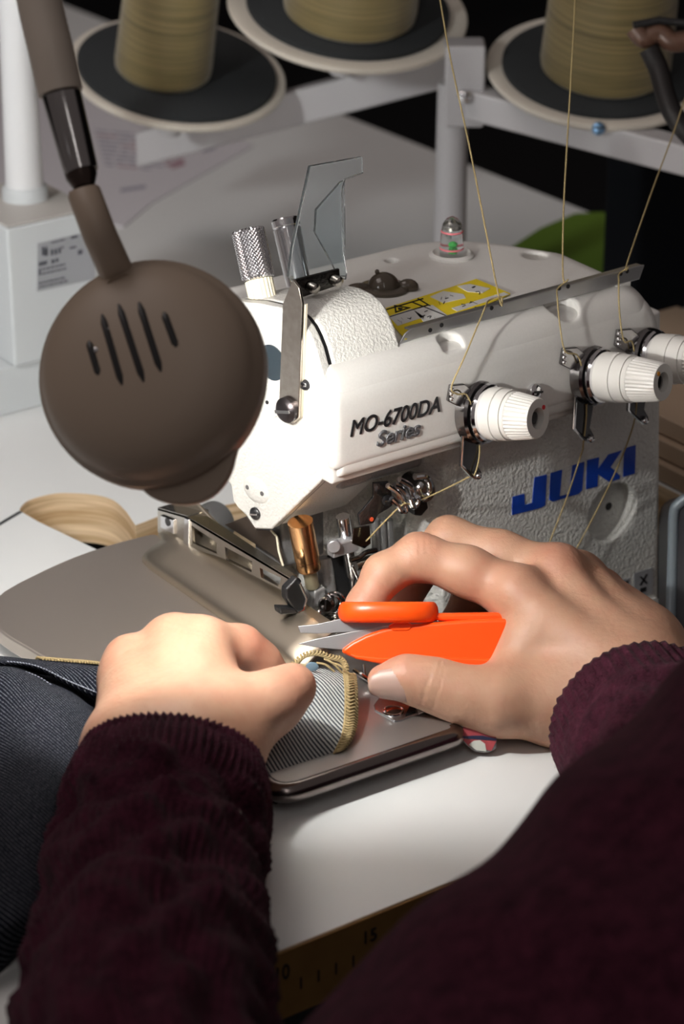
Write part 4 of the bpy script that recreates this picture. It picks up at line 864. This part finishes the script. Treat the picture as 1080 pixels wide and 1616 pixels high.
# ================================================================ denim garment
def cloth_mat(name, dark, light, ang, pitch, lo, hi, rough=0.85, fine=0.25):
    m = mat(name, dark, rough, spec=0.08); ns, lk, bs = nodes(m)
    uv = ns.new('ShaderNodeUVMap'); mp = ns.new('ShaderNodeMapping'); mp.inputs['Rotation'].default_value = (0, 0, math.radians(ang)); mp.inputs['Scale'].default_value = (1, 1, 1)
    wv = ns.new('ShaderNodeTexWave'); wv.inputs['Scale'].default_value = 0.314 / pitch; wv.inputs['Distortion'].default_value = 0.5; wv.inputs['Detail'].default_value = 2; wv.inputs['Detail Scale'].default_value = 3
    nz = ns.new('ShaderNodeTexNoise'); nz.inputs['Scale'].default_value = 1400; nz.inputs['Detail'].default_value = 2
    rp = ns.new('ShaderNodeMapRange'); rp.inputs[1].default_value = lo; rp.inputs[2].default_value = hi
    mx = ns.new('ShaderNodeMix'); mx.data_type = 'RGBA'; mx.inputs[6].default_value = (*dark, 1); mx.inputs[7].default_value = (*light, 1)
    ml = ns.new('ShaderNodeMath'); ml.operation = 'MULTIPLY_ADD'; ml.inputs[1].default_value = fine; 
    lk.new(uv.outputs[0], mp.inputs[0]); lk.new(mp.outputs[0], wv.inputs['Vector']); lk.new(uv.outputs[0], nz.inputs['Vector'])
    sb = ns.new('ShaderNodeMath'); sb.operation = 'SUBTRACT'; sb.inputs[1].default_value = 0.5; lk.new(nz.outputs[0], sb.inputs[0])
    lk.new(sb.outputs[0], ml.inputs[0]); lk.new(wv.outputs['Fac'], ml.inputs[2]); lk.new(ml.outputs[0], rp.inputs[0]); lk.new(rp.outputs[0], mx.inputs[0]); lk.new(mx.outputs[2], bs.inputs['Base Color'])
    bp = ns.new('ShaderNodeBump'); bp.inputs['Distance'].default_value = 0.0006; bp.inputs['Strength'].default_value = 0.5; lk.new(ml.outputs[0], bp.inputs['Height']); lk.new(bp.outputs[0], bs.inputs['Normal'])
    return m
DENIM = cloth_mat('dark indigo denim', (0.006, 0.007, 0.012), (0.22, 0.23, 0.26), 52, 0.0018, 0.80, 1.25, 1.0, 0.8)
DENIMIN = cloth_mat('striped denim underside', (0.07, 0.078, 0.088), (0.50, 0.52, 0.51), 38, 0.00165, 0.3, 0.7, 0.95, 0.35)
def patch(name, grid, m, parent, n=7, thick=0.0011, wr=0.0, seed=0, label=None):
    rows = [spline([np.asarray(p) for p in r], n) for r in grid]; cols = list(zip(*rows)); cols = [spline(list(c), n) for c in cols]
    A = np.array(cols); nu, nv = A.shape[:2]
    du = np.linalg.norm(np.diff(A, axis=0), axis=2).mean(1); dv = np.linalg.norm(np.diff(A, axis=1), axis=2).mean(0)
    u = np.concatenate([[0], np.cumsum(du)]); v = np.concatenate([[0], np.cumsum(dv)]); mb = MB(); uv = []
    for i in range(nu):
        for j in range(nv):
            p = A[i, j].copy()
            if wr: p[2] += wr * noise.noise(Vector((u[i] * 45, v[j] * 22, seed)))
            mb.v.append(tuple(p)); uv.append((u[i], v[j]))
    for i in range(nu - 1):
        for j in range(nv - 1): mb.f.append((i * nv + j, (i + 1) * nv + j, (i + 1) * nv + j + 1, i * nv + j + 1))
    mb.mi = [0] * len(mb.f); o = obj(name, mb, m, parent, smooth=180, uv=uv, label=label)
    s = o.modifiers.new('thick', 'SOLIDIFY'); s.thickness = thick; s.offset = 0
    return o, A
gar = thing('denim_garment', 'dark indigo denim garment with a tan overlocked edge under the left hand', 'garment', Pz(100, 1200, 0.014))
grid = [[Pd(*p) for p in r] for r in [
    [(350, 1070, 1.155), (430, 1057, 1.165), (500, 1056, 1.172), (549, 1062, 1.176)],
    [(350, 1088, 1.142), (430, 1078, 1.150), (500, 1077, 1.157), (552, 1086, 1.163)],
    [(350, 1125, 1.128), (430, 1120, 1.137), (495, 1120, 1.145), (552, 1128, 1.151)],
    [(350, 1172, 1.120), (430, 1170, 1.127), (490, 1165, 1.135), (547, 1160, 1.142)],
    [(350, 1229, 1.111), (428, 1224, 1.121), (485, 1208, 1.130), (532, 1189, 1.138)]]]
tp, A = patch('turned_panel', grid, DENIMIN, gar, label='striped pale underside of the denim')
# overlock band with its stitches along the right edge
edge = A[-1] if np.linalg.norm(A[-1][0] - A[-1][-1]) > 0 else A[-1]
edge = A[-1]; ins = A[-4]; mb = MB(); vs = []; fs = []
for i in range(len(edge)):
    o_ = nrm(edge[i] - ins[i]); vs += [edge[i] - o_ * 0.0022 - FW * 0.0012, edge[i] + o_ * 0.0022 - FW * 0.0018, edge[i] + o_ * 0.0038 - FW * 0.0002, edge[i] + o_ * 0.003 + FW * 0.0012]
for i in range(len(edge) - 1):
    for k in range(3): fs.append((4 * i + k, 4 * i + k + 1, 4 * i + k + 5, 4 * i + k + 4))
mb.add(vs, fs); ob_ = obj('overlock_band', mb, STITCH, gar, smooth=180)
mb = MB(); V = np.array(vs).reshape(-1, 4, 3); N = 30
for k in range(N):
    t = k / N * (len(V) - 2); i = int(t); f = t - i; at = lambda j, tt: V[min(i + tt, len(V) - 2), j] * (1 - f) + V[min(i + 1 + tt, len(V) - 1), j] * f
    mb.tube(spline([at(0, 0) - FW * 0.0002, (at(0, 0) + at(1, 1)) / 2 - FW * 0.0013, at(1, 0) - FW * 0.0008, at(2, 1), at(3, 0)], 3), 0.00052, 6)
    mb.tube([at(0, 0) - FW * 0.0004, at(0, 1) - FW * 0.0006], 0.0005, 6)
obj('overlock_stitches', mb, STITCH, gar, kind='stuff')
CT = spline([Pd(x, y, d) for x, y, d in [(452, 1062, 1.170), (466, 1046, 1.172), (482, 1033, 1.174), (502, 1030, 1.175), (520, 1036, 1.176), (538, 1040, 1.177), (546, 1052, 1.177), (544, 1066, 1.174)]], 8)
mb = MB()
for ph in (0, 2.1, 4.2): mb.tube([p + R_ * 0.0011 * math.cos(i * 0.95 + ph) + U_ * 0.0012 * math.sin(i * 0.95 + ph) for i, p in enumerate(CT)], 0.0006, 6)
for a_, b_ in (((500, 1046), (528, 1060)), ((512, 1040), (540, 1062)), ((470, 1050), (500, 1060)), ((524, 1046), (552, 1064))): mb.tube(spline([Pd(*a_, 1.172), Pd((a_[0] + b_[0]) / 2, (a_[1] + b_[1]) / 2 - 4, 1.170), Pd(*b_, 1.171)], 4), 0.0005, 6)
obj('chain_tail', mb, STITCH, gar)
mb = MB(); mb.ball(Pd(493, 1052, 1.163), R_ * 0.0029, nrm(U_ - 0.5 * FW) * 0.0022, nrm(-FW + U_) * 0.0012, 20, 10); obj('pin_head', mb, mat('pale blue pin', (0.22, 0.33, 0.42), 0.25), gar, label='pale blue pin head')
# main body of the garment lying on plate and table
GX = (-70, 0, 55, 105, 150, 200, 250)
def row(ys, zs): return [Pz(x, y, z) for x, y, z in zip(GX, ys, zs)]
bg = [row((1035, 1037, 1042, 1046, 1050, 1060, 1070), (.030, .031, .032, .032, .031, .026, .022)),
      row((1040, 1041, 1047, 1054, 1062, 1076, 1088), (.034, .035, .036, .035, .033, .027, .022)),
      row((1046, 1045, 1052, 1074, 1092, 1112, 1126), (.034, .035, .036, .034, .031, .024, .020)),
      row((1050, 1049, 1055, 1080, 1100, 1120, 1134), (.032, .033, .034, .031, .028, .021, .018))]
_, B = patch('back_panel', bg, DENIM, gar, wr=0.001, seed=3)
fg = [row((1041, 1042, 1047, 1051, 1056, 1066, 1076), (.027, .027, .028, .028, .027, .022, .019)),
      row((1050, 1050, 1058, 1066, 1076, 1090, 1100), (.016, .016, .016, .016, .016, .016, .016)),
      row((1056, 1054, 1066, 1098, 1124, 1160, 1190), (.031, .031, .030, .027, .022, .018, .017)),
      row((1062, 1064, 1084, 1112, 1142, 1180, 1205), (.041, .041, .040, .036, .028, .019, .017)),
      row((1130, 1132, 1146, 1160, 1180, 1215, 1240), (.038, .040, .041, .036, .026, .018, .016)),
      row((1210, 1212, 1222, 1232, 1250, 1280, 1300), (.030, .033, .040, .036, .022, .014, .012)),
      row((1290, 1292, 1300, 1308, 1320, 1340, 1350), (.034, .036, .036, .030, .018, .010, .008)),
      row((1380, 1376, 1376, 1378, 1385, 1395, 1400), (.032, .032, .030, .024, .014, .006, .005)),
      row((1480, 1460, 1448, 1440, 1440, 1440, 1440), (.024, .024, .022, .016, .010, .005, .004)),
      row((1550, 1512, 1478, 1464, 1460, 1460, 1460), (.010, .010, .010, .008, .006, .004, .004)),
      row((1572, 1532, 1490, 1472, 1466, 1466, 1466), (.002, .002, .002, .002, .002, .002, .002))]
_, Fg = patch('front_panel', fg, DENIM, gar, wr=0.0035, seed=8)
mb = MB(); e = B[:, 0]; n_ = len(e)
for k in range(22):
    t = (0.34 + 0.36 * k / 22) * (n_ - 1); i = int(t); p = e[i] * (1 - t + i) + e[i + 1] * (t - i); q = p + V3(0, -0.0045, 0.0022)
    mb.tube(spline([p - ZV * 0.001, p + V3(0.0006, 0, 0.0014), q + V3(0.0014, 0, 0)], 3), 0.0006, 6)
tpath = [e[int(0.27 * k / 12 * (n_ - 1))] + ZV * 0.001 for k in range(13)]; mb.tube(tpath[:9], 0.0007, 6)
obj('seam_stitches', mb, STITCH, gar, kind='stuff')
WSTITCH = mat('pale seam fleck', (0.30, 0.32, 0.38), 0.8)
mb = MB(); e = Fg[:, 15]; n_ = len(e)
for k in range(34):
    t = (0.18 + 0.52 * k / 34) * (n_ - 1); i = int(t); p = e[i] * (1 - t + i) + e[i + 1] * (t - i) + ZV * 0.0008 - FW * 0.0004; mb.tube([p, p + V3(0.0003, -0.0010, 0.0)], 0.00030, 5)
e = B[:, 15]; n_ = len(e)
for k in range(34):
    t = (0.20 + 0.5 * k / 34) * (n_ - 1); i = int(t); p = e[i] * (1 - t + i) + e[i + 1] * (t - i) + ZV * 0.0009 - FW * 0.0004; mb.tube([p, p + V3(0.0003, -0.0010, 0.0)], 0.00030, 5)
obj('fold_stitches', mb, WSTITCH, gar, kind='stuff')

# ================================================================ person: two hands in a knitted sweater
per = thing('person', 'person in a burgundy knitted sweater, seen by both hands and forearms, trimming thread', 'person', Pd(900, 1800, 0.9))
SKIN = mat('skin', (0.66, 0.41, 0.30), 0.52, 0, ('noise', 330, 0.35, 0.0009), None, sss=0.12)
ns, lk, bs = nodes(SKIN); bs.inputs['Subsurface Radius'].default_value = (0.004, 0.0016, 0.0008); bs.inputs['Subsurface Scale'].default_value = 1.0
at = ns.new('ShaderNodeAttribute'); at.attribute_name = 'flush'; tc = ns.new('ShaderNodeTexCoord'); nz = ns.new('ShaderNodeTexNoise'); nz.inputs['Scale'].default_value = 110; nz.inputs['Detail'].default_value = 4
lk.new(tc.outputs['Object'], nz.inputs['Vector']); mr = ns.new('ShaderNodeMapRange'); mr.inputs[1].default_value = 0.4; mr.inputs[2].default_value = 0.75; mr.inputs[4].default_value = 0.35; lk.new(nz.outputs[0], mr.inputs[0])
ad = ns.new('ShaderNodeMath'); ad.operation = 'ADD'; ad.use_clamp = True; lk.new(mr.outputs[0], ad.inputs[0]); lk.new(at.outputs['Fac'], ad.inputs[1])
mx = ns.new('ShaderNodeMix'); mx.data_type = 'RGBA'; mx.inputs[6].default_value = (0.465, 0.27, 0.178, 1); mx.inputs[7].default_value = (0.42, 0.175, 0.115, 1); lk.new(ad.outputs[0], mx.inputs[0]); lk.new(mx.outputs[2], bs.inputs['Base Color'])
NAIL = mat('nail', (0.47, 0.30, 0.245), 0.42, 0, None, None, sss=0.1)
def chain(P, pts, k):        # pts: (px, py, d, r mm); one finger
    d = None
    for (a, b) in zip(pts[:-1], pts[1:]):
        c = cone(P, Pd(*a[:3]), Pd(*b[:3]), a[3] / 1000, b[3] / 1000); d = c if d is None else smin(d, c, k)
    return d
def groove(P, c, axis, half, depth):   # a crease ring around a joint
    q = (P - Pd(*c)); a = q @ axis; rr = np.linalg.norm(q, axis=1); return depth * np.exp(-(a / half) ** 2) * np.exp(-np.maximum(rr - 0.013, 0) ** 2 / 0.00001)
RI = [(816, 938, 1.196, 12.6), (738, 902, 1.200, 11.2), (662, 878, 1.203, 10.4), (606, 906, 1.200, 9.0), (576, 956, 1.197, 8.0), (572, 968, 1.197, 7.4)]
RM = [(880, 908, 1.214, 12.5), (790, 876, 1.222, 11.0), (708, 850, 1.228, 10.0), (655, 905, 1.232, 8.8), (634, 965, 1.230, 7.8)]
RG = [(915, 912, 1.236, 11.5), (810, 905, 1.258, 10), (745, 945, 1.256, 8.8), (716, 985, 1.248, 7.6)]
RP = [(948, 935, 1.250, 11.0), (880, 945, 1.272, 8.8), (820, 985, 1.262, 7.6)]
RT = [(890, 1112, 1.172, 19), (785, 1108, 1.166, 14.6), (730, 1097, 1.165, 12.2), (682, 1080, 1.165, 10.8), (640, 1070, 1.165, 9.0), (603, 1073, 1.165, 6.6)]
def f_rh(P):
    idx = chain(P, RI, 0.006); mid = chain(P, RM, 0.006); rin = chain(P, RG, 0.006); pin = chain(P, RP, 0.006); th = chain(P, RT, 0.008)
    c = lambda a, b, ra, rb: cone(P, Pd(*a), Pd(*b), ra / 1000, rb / 1000)
    palm = c((822, 945, 1.197), (985, 1080, 1.178), 13, 20)
    for q in [c((880, 912, 1.215), (1000, 1050, 1.186), 13, 20), c((915, 915, 1.236), (1012, 1025, 1.196), 12, 18), c((948, 938, 1.249), (1020, 1010, 1.208), 11, 16),
              c((862, 1010, 1.188), (960, 1075, 1.178), 17, 22), c((890, 1112, 1.174), (985, 1110, 1.176), 19, 22)]: palm = smin(palm, q, 0.012)
    arm = smin(c((990, 1085, 1.176), (1060, 1220, 1.115), 25, 28), c((1010, 1040, 1.190), (1095, 1180, 1.130), 19, 24), 0.012)
    palm = smin(palm, arm, 0.015)
    web = c((800, 1080, 1.176), (845, 990, 1.190), 12, 12); palm = smin(palm, web, 0.010)
    # tendons and knuckles on the back of the hand
    for a, b, r in [((816, 934, 1.186), (960, 1035, 1.166), 5.6), ((878, 896, 1.203), (985, 1010, 1.174), 5.4), ((915, 892, 1.226), (1000, 985, 1.186), 4.0)]:
        palm = smin(palm, c(a, b, r + 2, r - 1), 0.010)
    palm = smin(palm, ell(P, Pd(818, 932, 1.191), (0.0078,) * 3), 0.012); palm = smin(palm, ell(P, Pd(884, 894, 1.210), (0.0078,) * 3), 0.012)
    d = smin(palm, th, 0.009)
    fing = np.minimum(np.minimum(idx, mid), np.minimum(rin, pin))
    k_ = smin(smin(idx, mid, 0.0022), smin(rin, pin, 0.0022), 0.0022)
    d = smin(d, k_, 0.0065)
    ax_t = nrm(Pd(640, 1070, 1.165) - Pd(730, 1097, 1.165))
    for s in (-0.0022, 0.0, 0.0032): d = d + groove(P, (684, 1081, 1.165), ax_t, 0.0006, 0.0) + 0.0004 * np.exp(-(((P - Pd(684, 1081, 1.165)) @ ax_t - s) / 0.0006) ** 2) * (np.linalg.norm(P - Pd(684, 1081, 1.155), axis=1) < 0.014)
    ax_i = nrm(Pd(606, 906, 1.2) - Pd(738, 902, 1.2))
    for s in (-0.004, -0.001, 0.002): d = d + 0.0004 * np.exp(-(((P - Pd(668, 850, 1.2)) @ ax_i - s) / 0.0008) ** 2) * (np.linalg.norm(P - Pd(664, 850, 1.197), axis=1) < 0.009)
    return d
def bounds(pts, pad):
    A = np.array([Pd(*p[:3]) for p in pts]); return A.min(0) - pad, A.max(0) + pad
FL = {}
def hand(name, f, pts, red, h, label):
    lo, hi = bounds(pts, 0.034); o, v = sdf_obj(name, f, lo, hi, h, SKIN, per, label)
    a = o.data.attributes.new('flush', 'FLOAT', 'POINT'); val = np.zeros(len(v))
    for (x, y, d, r, s) in red: val = np.maximum(val, s * np.exp(-(np.linalg.norm(v - Pd(x, y, d), axis=1) / r) ** 2))
    a.data.foreach_set('value', val.astype(np.float32)); return o
RH = hand('hand', f_rh, RI + RM + RG + RP + RT + [(1090, 1200, 1.12)], [(576, 956, 1.19, 0.016, 0.6), (634, 955, 1.225, 0.02, 0.9), (884, 885, 1.203, 0.012, 0.75), (816, 920, 1.185, 0.012, 0.45), (670, 850, 1.195, 0.010, 0.5), (603, 1060, 1.16, 0.012, 0.6), (640, 1050, 1.16, 0.010, 0.5), (760, 900, 1.19, 0.008, 0.5), (950, 930, 1.236, 0.02, 0.5), (720, 960, 1.245, 0.02, 0.6)], 0.0011, 'right hand working the snips')
LI = [(320, 1020, 1.138, 12.2), (378, 1026, 1.150, 10.6), (408, 1048, 1.156, 9.6), (436, 1082, 1.162, 8.4), (452, 1100, 1.162, 7.6)]
LM = [(272, 1018, 1.146, 12), (335, 1035, 1.165, 10.5), (385, 1075, 1.168, 9), (410, 1100, 1.16, 8)]
LR = [(216, 1052, 1.146, 11.5), (270, 1070, 1.165, 10), (320, 1110, 1.160, 8.6)]
LP_ = [(198, 1072, 1.136, 10.5), (240, 1105, 1.150, 8.6), (280, 1140, 1.145, 7.4)]
LT = [(330, 1182, 1.096, 19), (372, 1138, 1.102, 15), (405, 1122, 1.106, 13), (432, 1106, 1.110, 12), (462, 1084, 1.115, 10.4)]
def f_lh(P):
    c = lambda a, b, ra, rb: cone(P, Pd(*a), Pd(*b), ra / 1000, rb / 1000)
    idx, mid, rin, pin = [chain(P, q, 0.006) for q in (LI, LM, LR, LP_)]; th = chain(P, LT, 0.008)
    palm = c((320, 1022, 1.138), (318, 1180, 1.090), 12.5, 21)
    for q in [c((272, 1022, 1.146), (280, 1170, 1.090), 12, 21), c((218, 1054, 1.145), (240, 1180, 1.090), 11.5, 20), c((200, 1074, 1.136), (210, 1190, 1.088), 10.5, 17), c((300, 1080, 1.122), (330, 1150, 1.104), 16, 18)]: palm = smin(palm, q, 0.014)
    arm = smin(c((215, 1195, 1.087), (215, 1290, 1.065), 22, 25), c((318, 1200, 1.088), (302, 1290, 1.065), 24, 26), 0.014)
    palm = smin(palm, arm, 0.016)
    for a, b, r in [((320, 1014, 1.128), (300, 1120, 1.090), 4.5), ((270, 1010, 1.136), (268, 1110, 1.090), 4.5), ((214, 1048, 1.138), (232, 1120, 1.092), 4)]: palm = smin(palm, c(a, b, r + 1.5, r - 1), 0.012)
    palm = smin(palm, ell(P, Pd(272, 1008, 1.138), (0.008,) * 3), 0.009); palm = smin(palm, ell(P, Pd(198, 1034, 1.138), (0.007,) * 3), 0.009)
    d = smin(palm, th, 0.010); k_ = smin(smin(idx, mid, 0.0022), smin(rin, pin, 0.0022), 0.0022); return smin(d, k_, 0.0065)
LH = hand('hand', f_lh, LI + LM + LR + LP_ + LT + [(215, 1280, 1.065), (300, 1280, 1.065)], [(400, 1030, 1.145, 0.016, 0.7), (272, 985, 1.135, 0.012, 0.4), (198, 1030, 1.135, 0.012, 0.45), (470, 1080, 1.106, 0.014, 0.55), (380, 1130, 1.088, 0.012, 0.25)], 0.0011, 'left hand pinching the denim')
# thumbnail of the right hand
ta = nrm(Pd(600, 1073, 1.165) - Pd(646, 1071, 1.165)); tn = nrm(-FW + 0.20 * U_ * -1); tn = nrm(tn - ta * (tn @ ta)); ts = np.cross(ta, tn); mb = MB(); vs = []; fs = []; nu, nv = 12, 11
for i in range(nu):
    s = i / (nu - 1)
    base = Pd(645, 1073, 1.165) + ta * (0.0185 * s); r = (11.0 * (1 - s) + 7.5 * s) / 1000
    for j in range(nv):
        w_ = (j / (nv - 1) - 0.5) * 2; th_ = w_ * 0.86 * (1 - 0.35 * max(0, (s - 0.6) / 0.4) ** 2); cut = 0.0012 * (w_ ** 2) * (1 if s < 0.3 else -1 if s > 0.8 else 0)
        vs.append(base + ta * cut + (tn * math.cos(th_) + ts * math.sin(th_)) * r)
for i in range(nu - 1):
    for j in range(nv - 1): fs.append((i * nv + j, (i + 1) * nv + j, (i + 1) * nv + j + 1, i * nv + j + 1))
mb.add(vs, fs); nl = obj('thumbnail', mb, NAIL, RH, smooth=180); s = nl.modifiers.new('t', 'SOLIDIFY'); s.thickness = 0.0006; s.offset = 0

# sweater
KNIT = mat('burgundy knit', (0.042, 0.008, 0.017), 1.0, 0, None, None, sheen=0.04, spec=0.05)
ns, lk, bs = nodes(KNIT); tc = ns.new('ShaderNodeTexCoord'); nz = ns.new('ShaderNodeTexNoise'); nz.inputs['Scale'].default_value = 700; nz.inputs['Detail'].default_value = 4
n2 = ns.new('ShaderNodeTexNoise'); n2.inputs['Scale'].default_value = 120; cr = ns.new('ShaderNodeValToRGB'); cr.color_ramp.elements[0].position = 0.35; cr.color_ramp.elements[0].color = (0.019, 0.0045, 0.009, 1); cr.color_ramp.elements[1].position = 0.7; cr.color_ramp.elements[1].color = (0.064, 0.0135, 0.027, 1)
ad = ns.new('ShaderNodeMath'); ad.operation = 'MULTIPLY_ADD'; ad.inputs[1].default_value = 0.5; lk.new(tc.outputs['Object'], nz.inputs['Vector']); lk.new(tc.outputs['Object'], n2.inputs['Vector'])
hf = ns.new('ShaderNodeMath'); hf.operation = 'MULTIPLY'; hf.inputs[1].default_value = 0.5; lk.new(n2.outputs[0], hf.inputs[0]); lk.new(nz.outputs[0], ad.inputs[0]); lk.new(hf.outputs[0], ad.inputs[2]); lk.new(ad.outputs[0], cr.inputs[0]); lk.new(cr.outputs[0], bs.inputs['Base Color'])
bp = ns.new('ShaderNodeBump'); bp.inputs['Distance'].default_value = 0.0012; bp.inputs['Strength'].default_value = 0.6; lk.new(nz.outputs[0], bp.inputs['Height']); lk.new(bp.outputs[0], bs.inputs['Normal'])
SW = MB()
def sleeve(path, nring, seg, ribs, cuff, wr, seed, tilt=None, ra=0.0026):
    P = spline([Pd(*p[:3]) for p in path], nring); n = len(P); rs = np.interp(np.linspace(0, len(path) - 1, n), range(len(path)), [p[3] * p[2] / F for p in path])
    L = np.concatenate([[0], np.cumsum([np.linalg.norm(P[i + 1] - P[i]) for i in range(n - 1)])]); vs = []; fs = []; prev = None
    for i in range(n):
        t = nrm(P[min(i + 1, n - 1)] - P[max(i - 1, 0)])
        x = nrm(np.cross(t, FW) if prev is None else prev - t * (prev @ t)); prev = x; y = np.cross(t, x)
        for k in range(seg):
            th = 2 * math.pi * k / seg; dr = 0.0
            cf = min(1, max(0, (cuff - L[i]) / 0.006)); tri = abs(((th * ribs / (2 * math.pi)) % 1) - 0.5) * 2
            dr += cf * (ra * (tri - 0.5) - 0.0012)
            q = P[i] + (x * math.cos(th) + y * math.sin(th)) * rs[i]
            dr += (1 - cf) * (wr * noise.noise(Vector((th * 1.3, L[i] * 38 + math.sin(th * 2) * 1.2, seed))) + wr * 0.55 * noise.noise(Vector((math.cos(th) * 3, math.sin(th) * 3 + L[i] * 60, seed + 4))) + 0.0007 * math.sin(th * ribs) * math.sin(L[i] * 900) + wr * 0.16 * math.sin(abs(((th + 0.4) % 3.1416) - 1.57) * 7 + L[i] * 210))
            dr += 0.0006 * noise.noise(Vector(tuple(q * 420)))
            lip = 0.0
            if tilt and L[i] < 0.03: lip = tilt(th, i) * (1 - L[i] / 0.03)
            vs.append(q + (x * math.cos(th) + y * math.sin(th)) * dr + t * lip)
    inner = []
    for k in range(seg):
        th = 2 * math.pi * k / seg; inner.append(np.array(vs[k]) * 0.0 + P[4] + (np.array(vs[k]) - P[0]) * 0.86)
    o = len(vs); vs += inner
    for i in range(n - 1):
        for k in range(seg):
            l = (k + 1) % seg; fs.append((i * seg + k, i * seg + l, (i + 1) * seg + l, (i + 1) * seg + k))
    for k in range(seg): l = (k + 1) % seg; fs.append((o + k, o + l, l, k))
    SW.add(vs, fs)
sleeve([(272, 1194, 1.085, 144), (267, 1238, 1.077, 160), (260, 1285, 1.062, 171), (250, 1345, 1.037, 170), (240, 1405, 1.010, 173), (235, 1505, 0.958, 190), (230, 1605, 0.908, 207), (226, 1760, 0.85, 220), (330, 1960, 0.80, 230), (700, 2180, 0.77, 240)], 9, 608, 76, 0.048, 0.0075, 2.0, ra=0.0030)
sleeve([(1003, 1136, 1.152, 146), (1035, 1185, 1.128, 156), (1080, 1255, 1.09, 170), (1150, 1370, 1.03, 195), (1260, 1540, 0.96, 235), (1400, 1700, 0.92, 260)], 8, 312, 52, 0.030, 0.004, 5.0, ra=0.0012)
def f_torso(P):
    d = cone(P, Pd(1466, 1352, 0.93), Pd(830, 1985, 0.83), 0.111, 0.104); d = smin(d, cone(P, Pd(1560, 1560, 0.92), Pd(1500, 1900, 0.82), 0.07, 0.12), 0.04)
    return d + 0.003 * np.sin(P[:, 0] * 70 + np.sin(P[:, 2] * 45) * 2) * np.sin(P[:, 1] * 38)
lo, hi = bounds([(1420, 1330, 0.93), (760, 1960, 0.83), (1500, 1900, 0.82)], 0.14)
v, q = sdf_mesh(f_torso, lo, hi, 0.0045); SW.add(v, [tuple(map(int, t)) for t in q])
sweater = obj('sweater', SW, KNIT, per, smooth=180)
# loose fibres along the cuffs
rr = random.Random(4); mb = MB()
def fibre(p, n, l):
    t = nrm(np.array([rr.gauss(0, 1) for _ in range(3)]) + n * 1.2); b = nrm(np.array([rr.gauss(0, 1) for _ in range(3)])); mb.tube([p, p + t * l * 0.5 + b * l * 0.2, p + t * l], [0.00016, 0.00013, 0.00006], 3)
for (c, r, cnt) in [((267, 1238, 1.077), 160, 220), ((260, 1285, 1.062), 171, 200), ((262, 1262, 1.070), 166, 160), ((240, 1405, 1.010), 176, 200), ((1010, 1146, 1.147), 148, 160)]:
    cc = Pd(*c); rad = r * c[2] / F; ax = nrm(Pd(260, 1285, 1.062) - Pd(272, 1194, 1.085)) if c[0] < 600 else nrm(Pd(1080, 1255, 1.09) - Pd(1003, 1136, 1.152))
    x = nrm(np.cross(ax, FW)); y = np.cross(ax, x)
    for _ in range(cnt):
        th = rr.uniform(0, 6.283); n = x * math.cos(th) + y * math.sin(th); fibre(cc + n * rad * 0.98 + ax * rr.uniform(0.003, 0.016), n, rr.uniform(0.0012, 0.003))
obj('wool_fibres', mb, KNIT, sweater, kind='stuff')
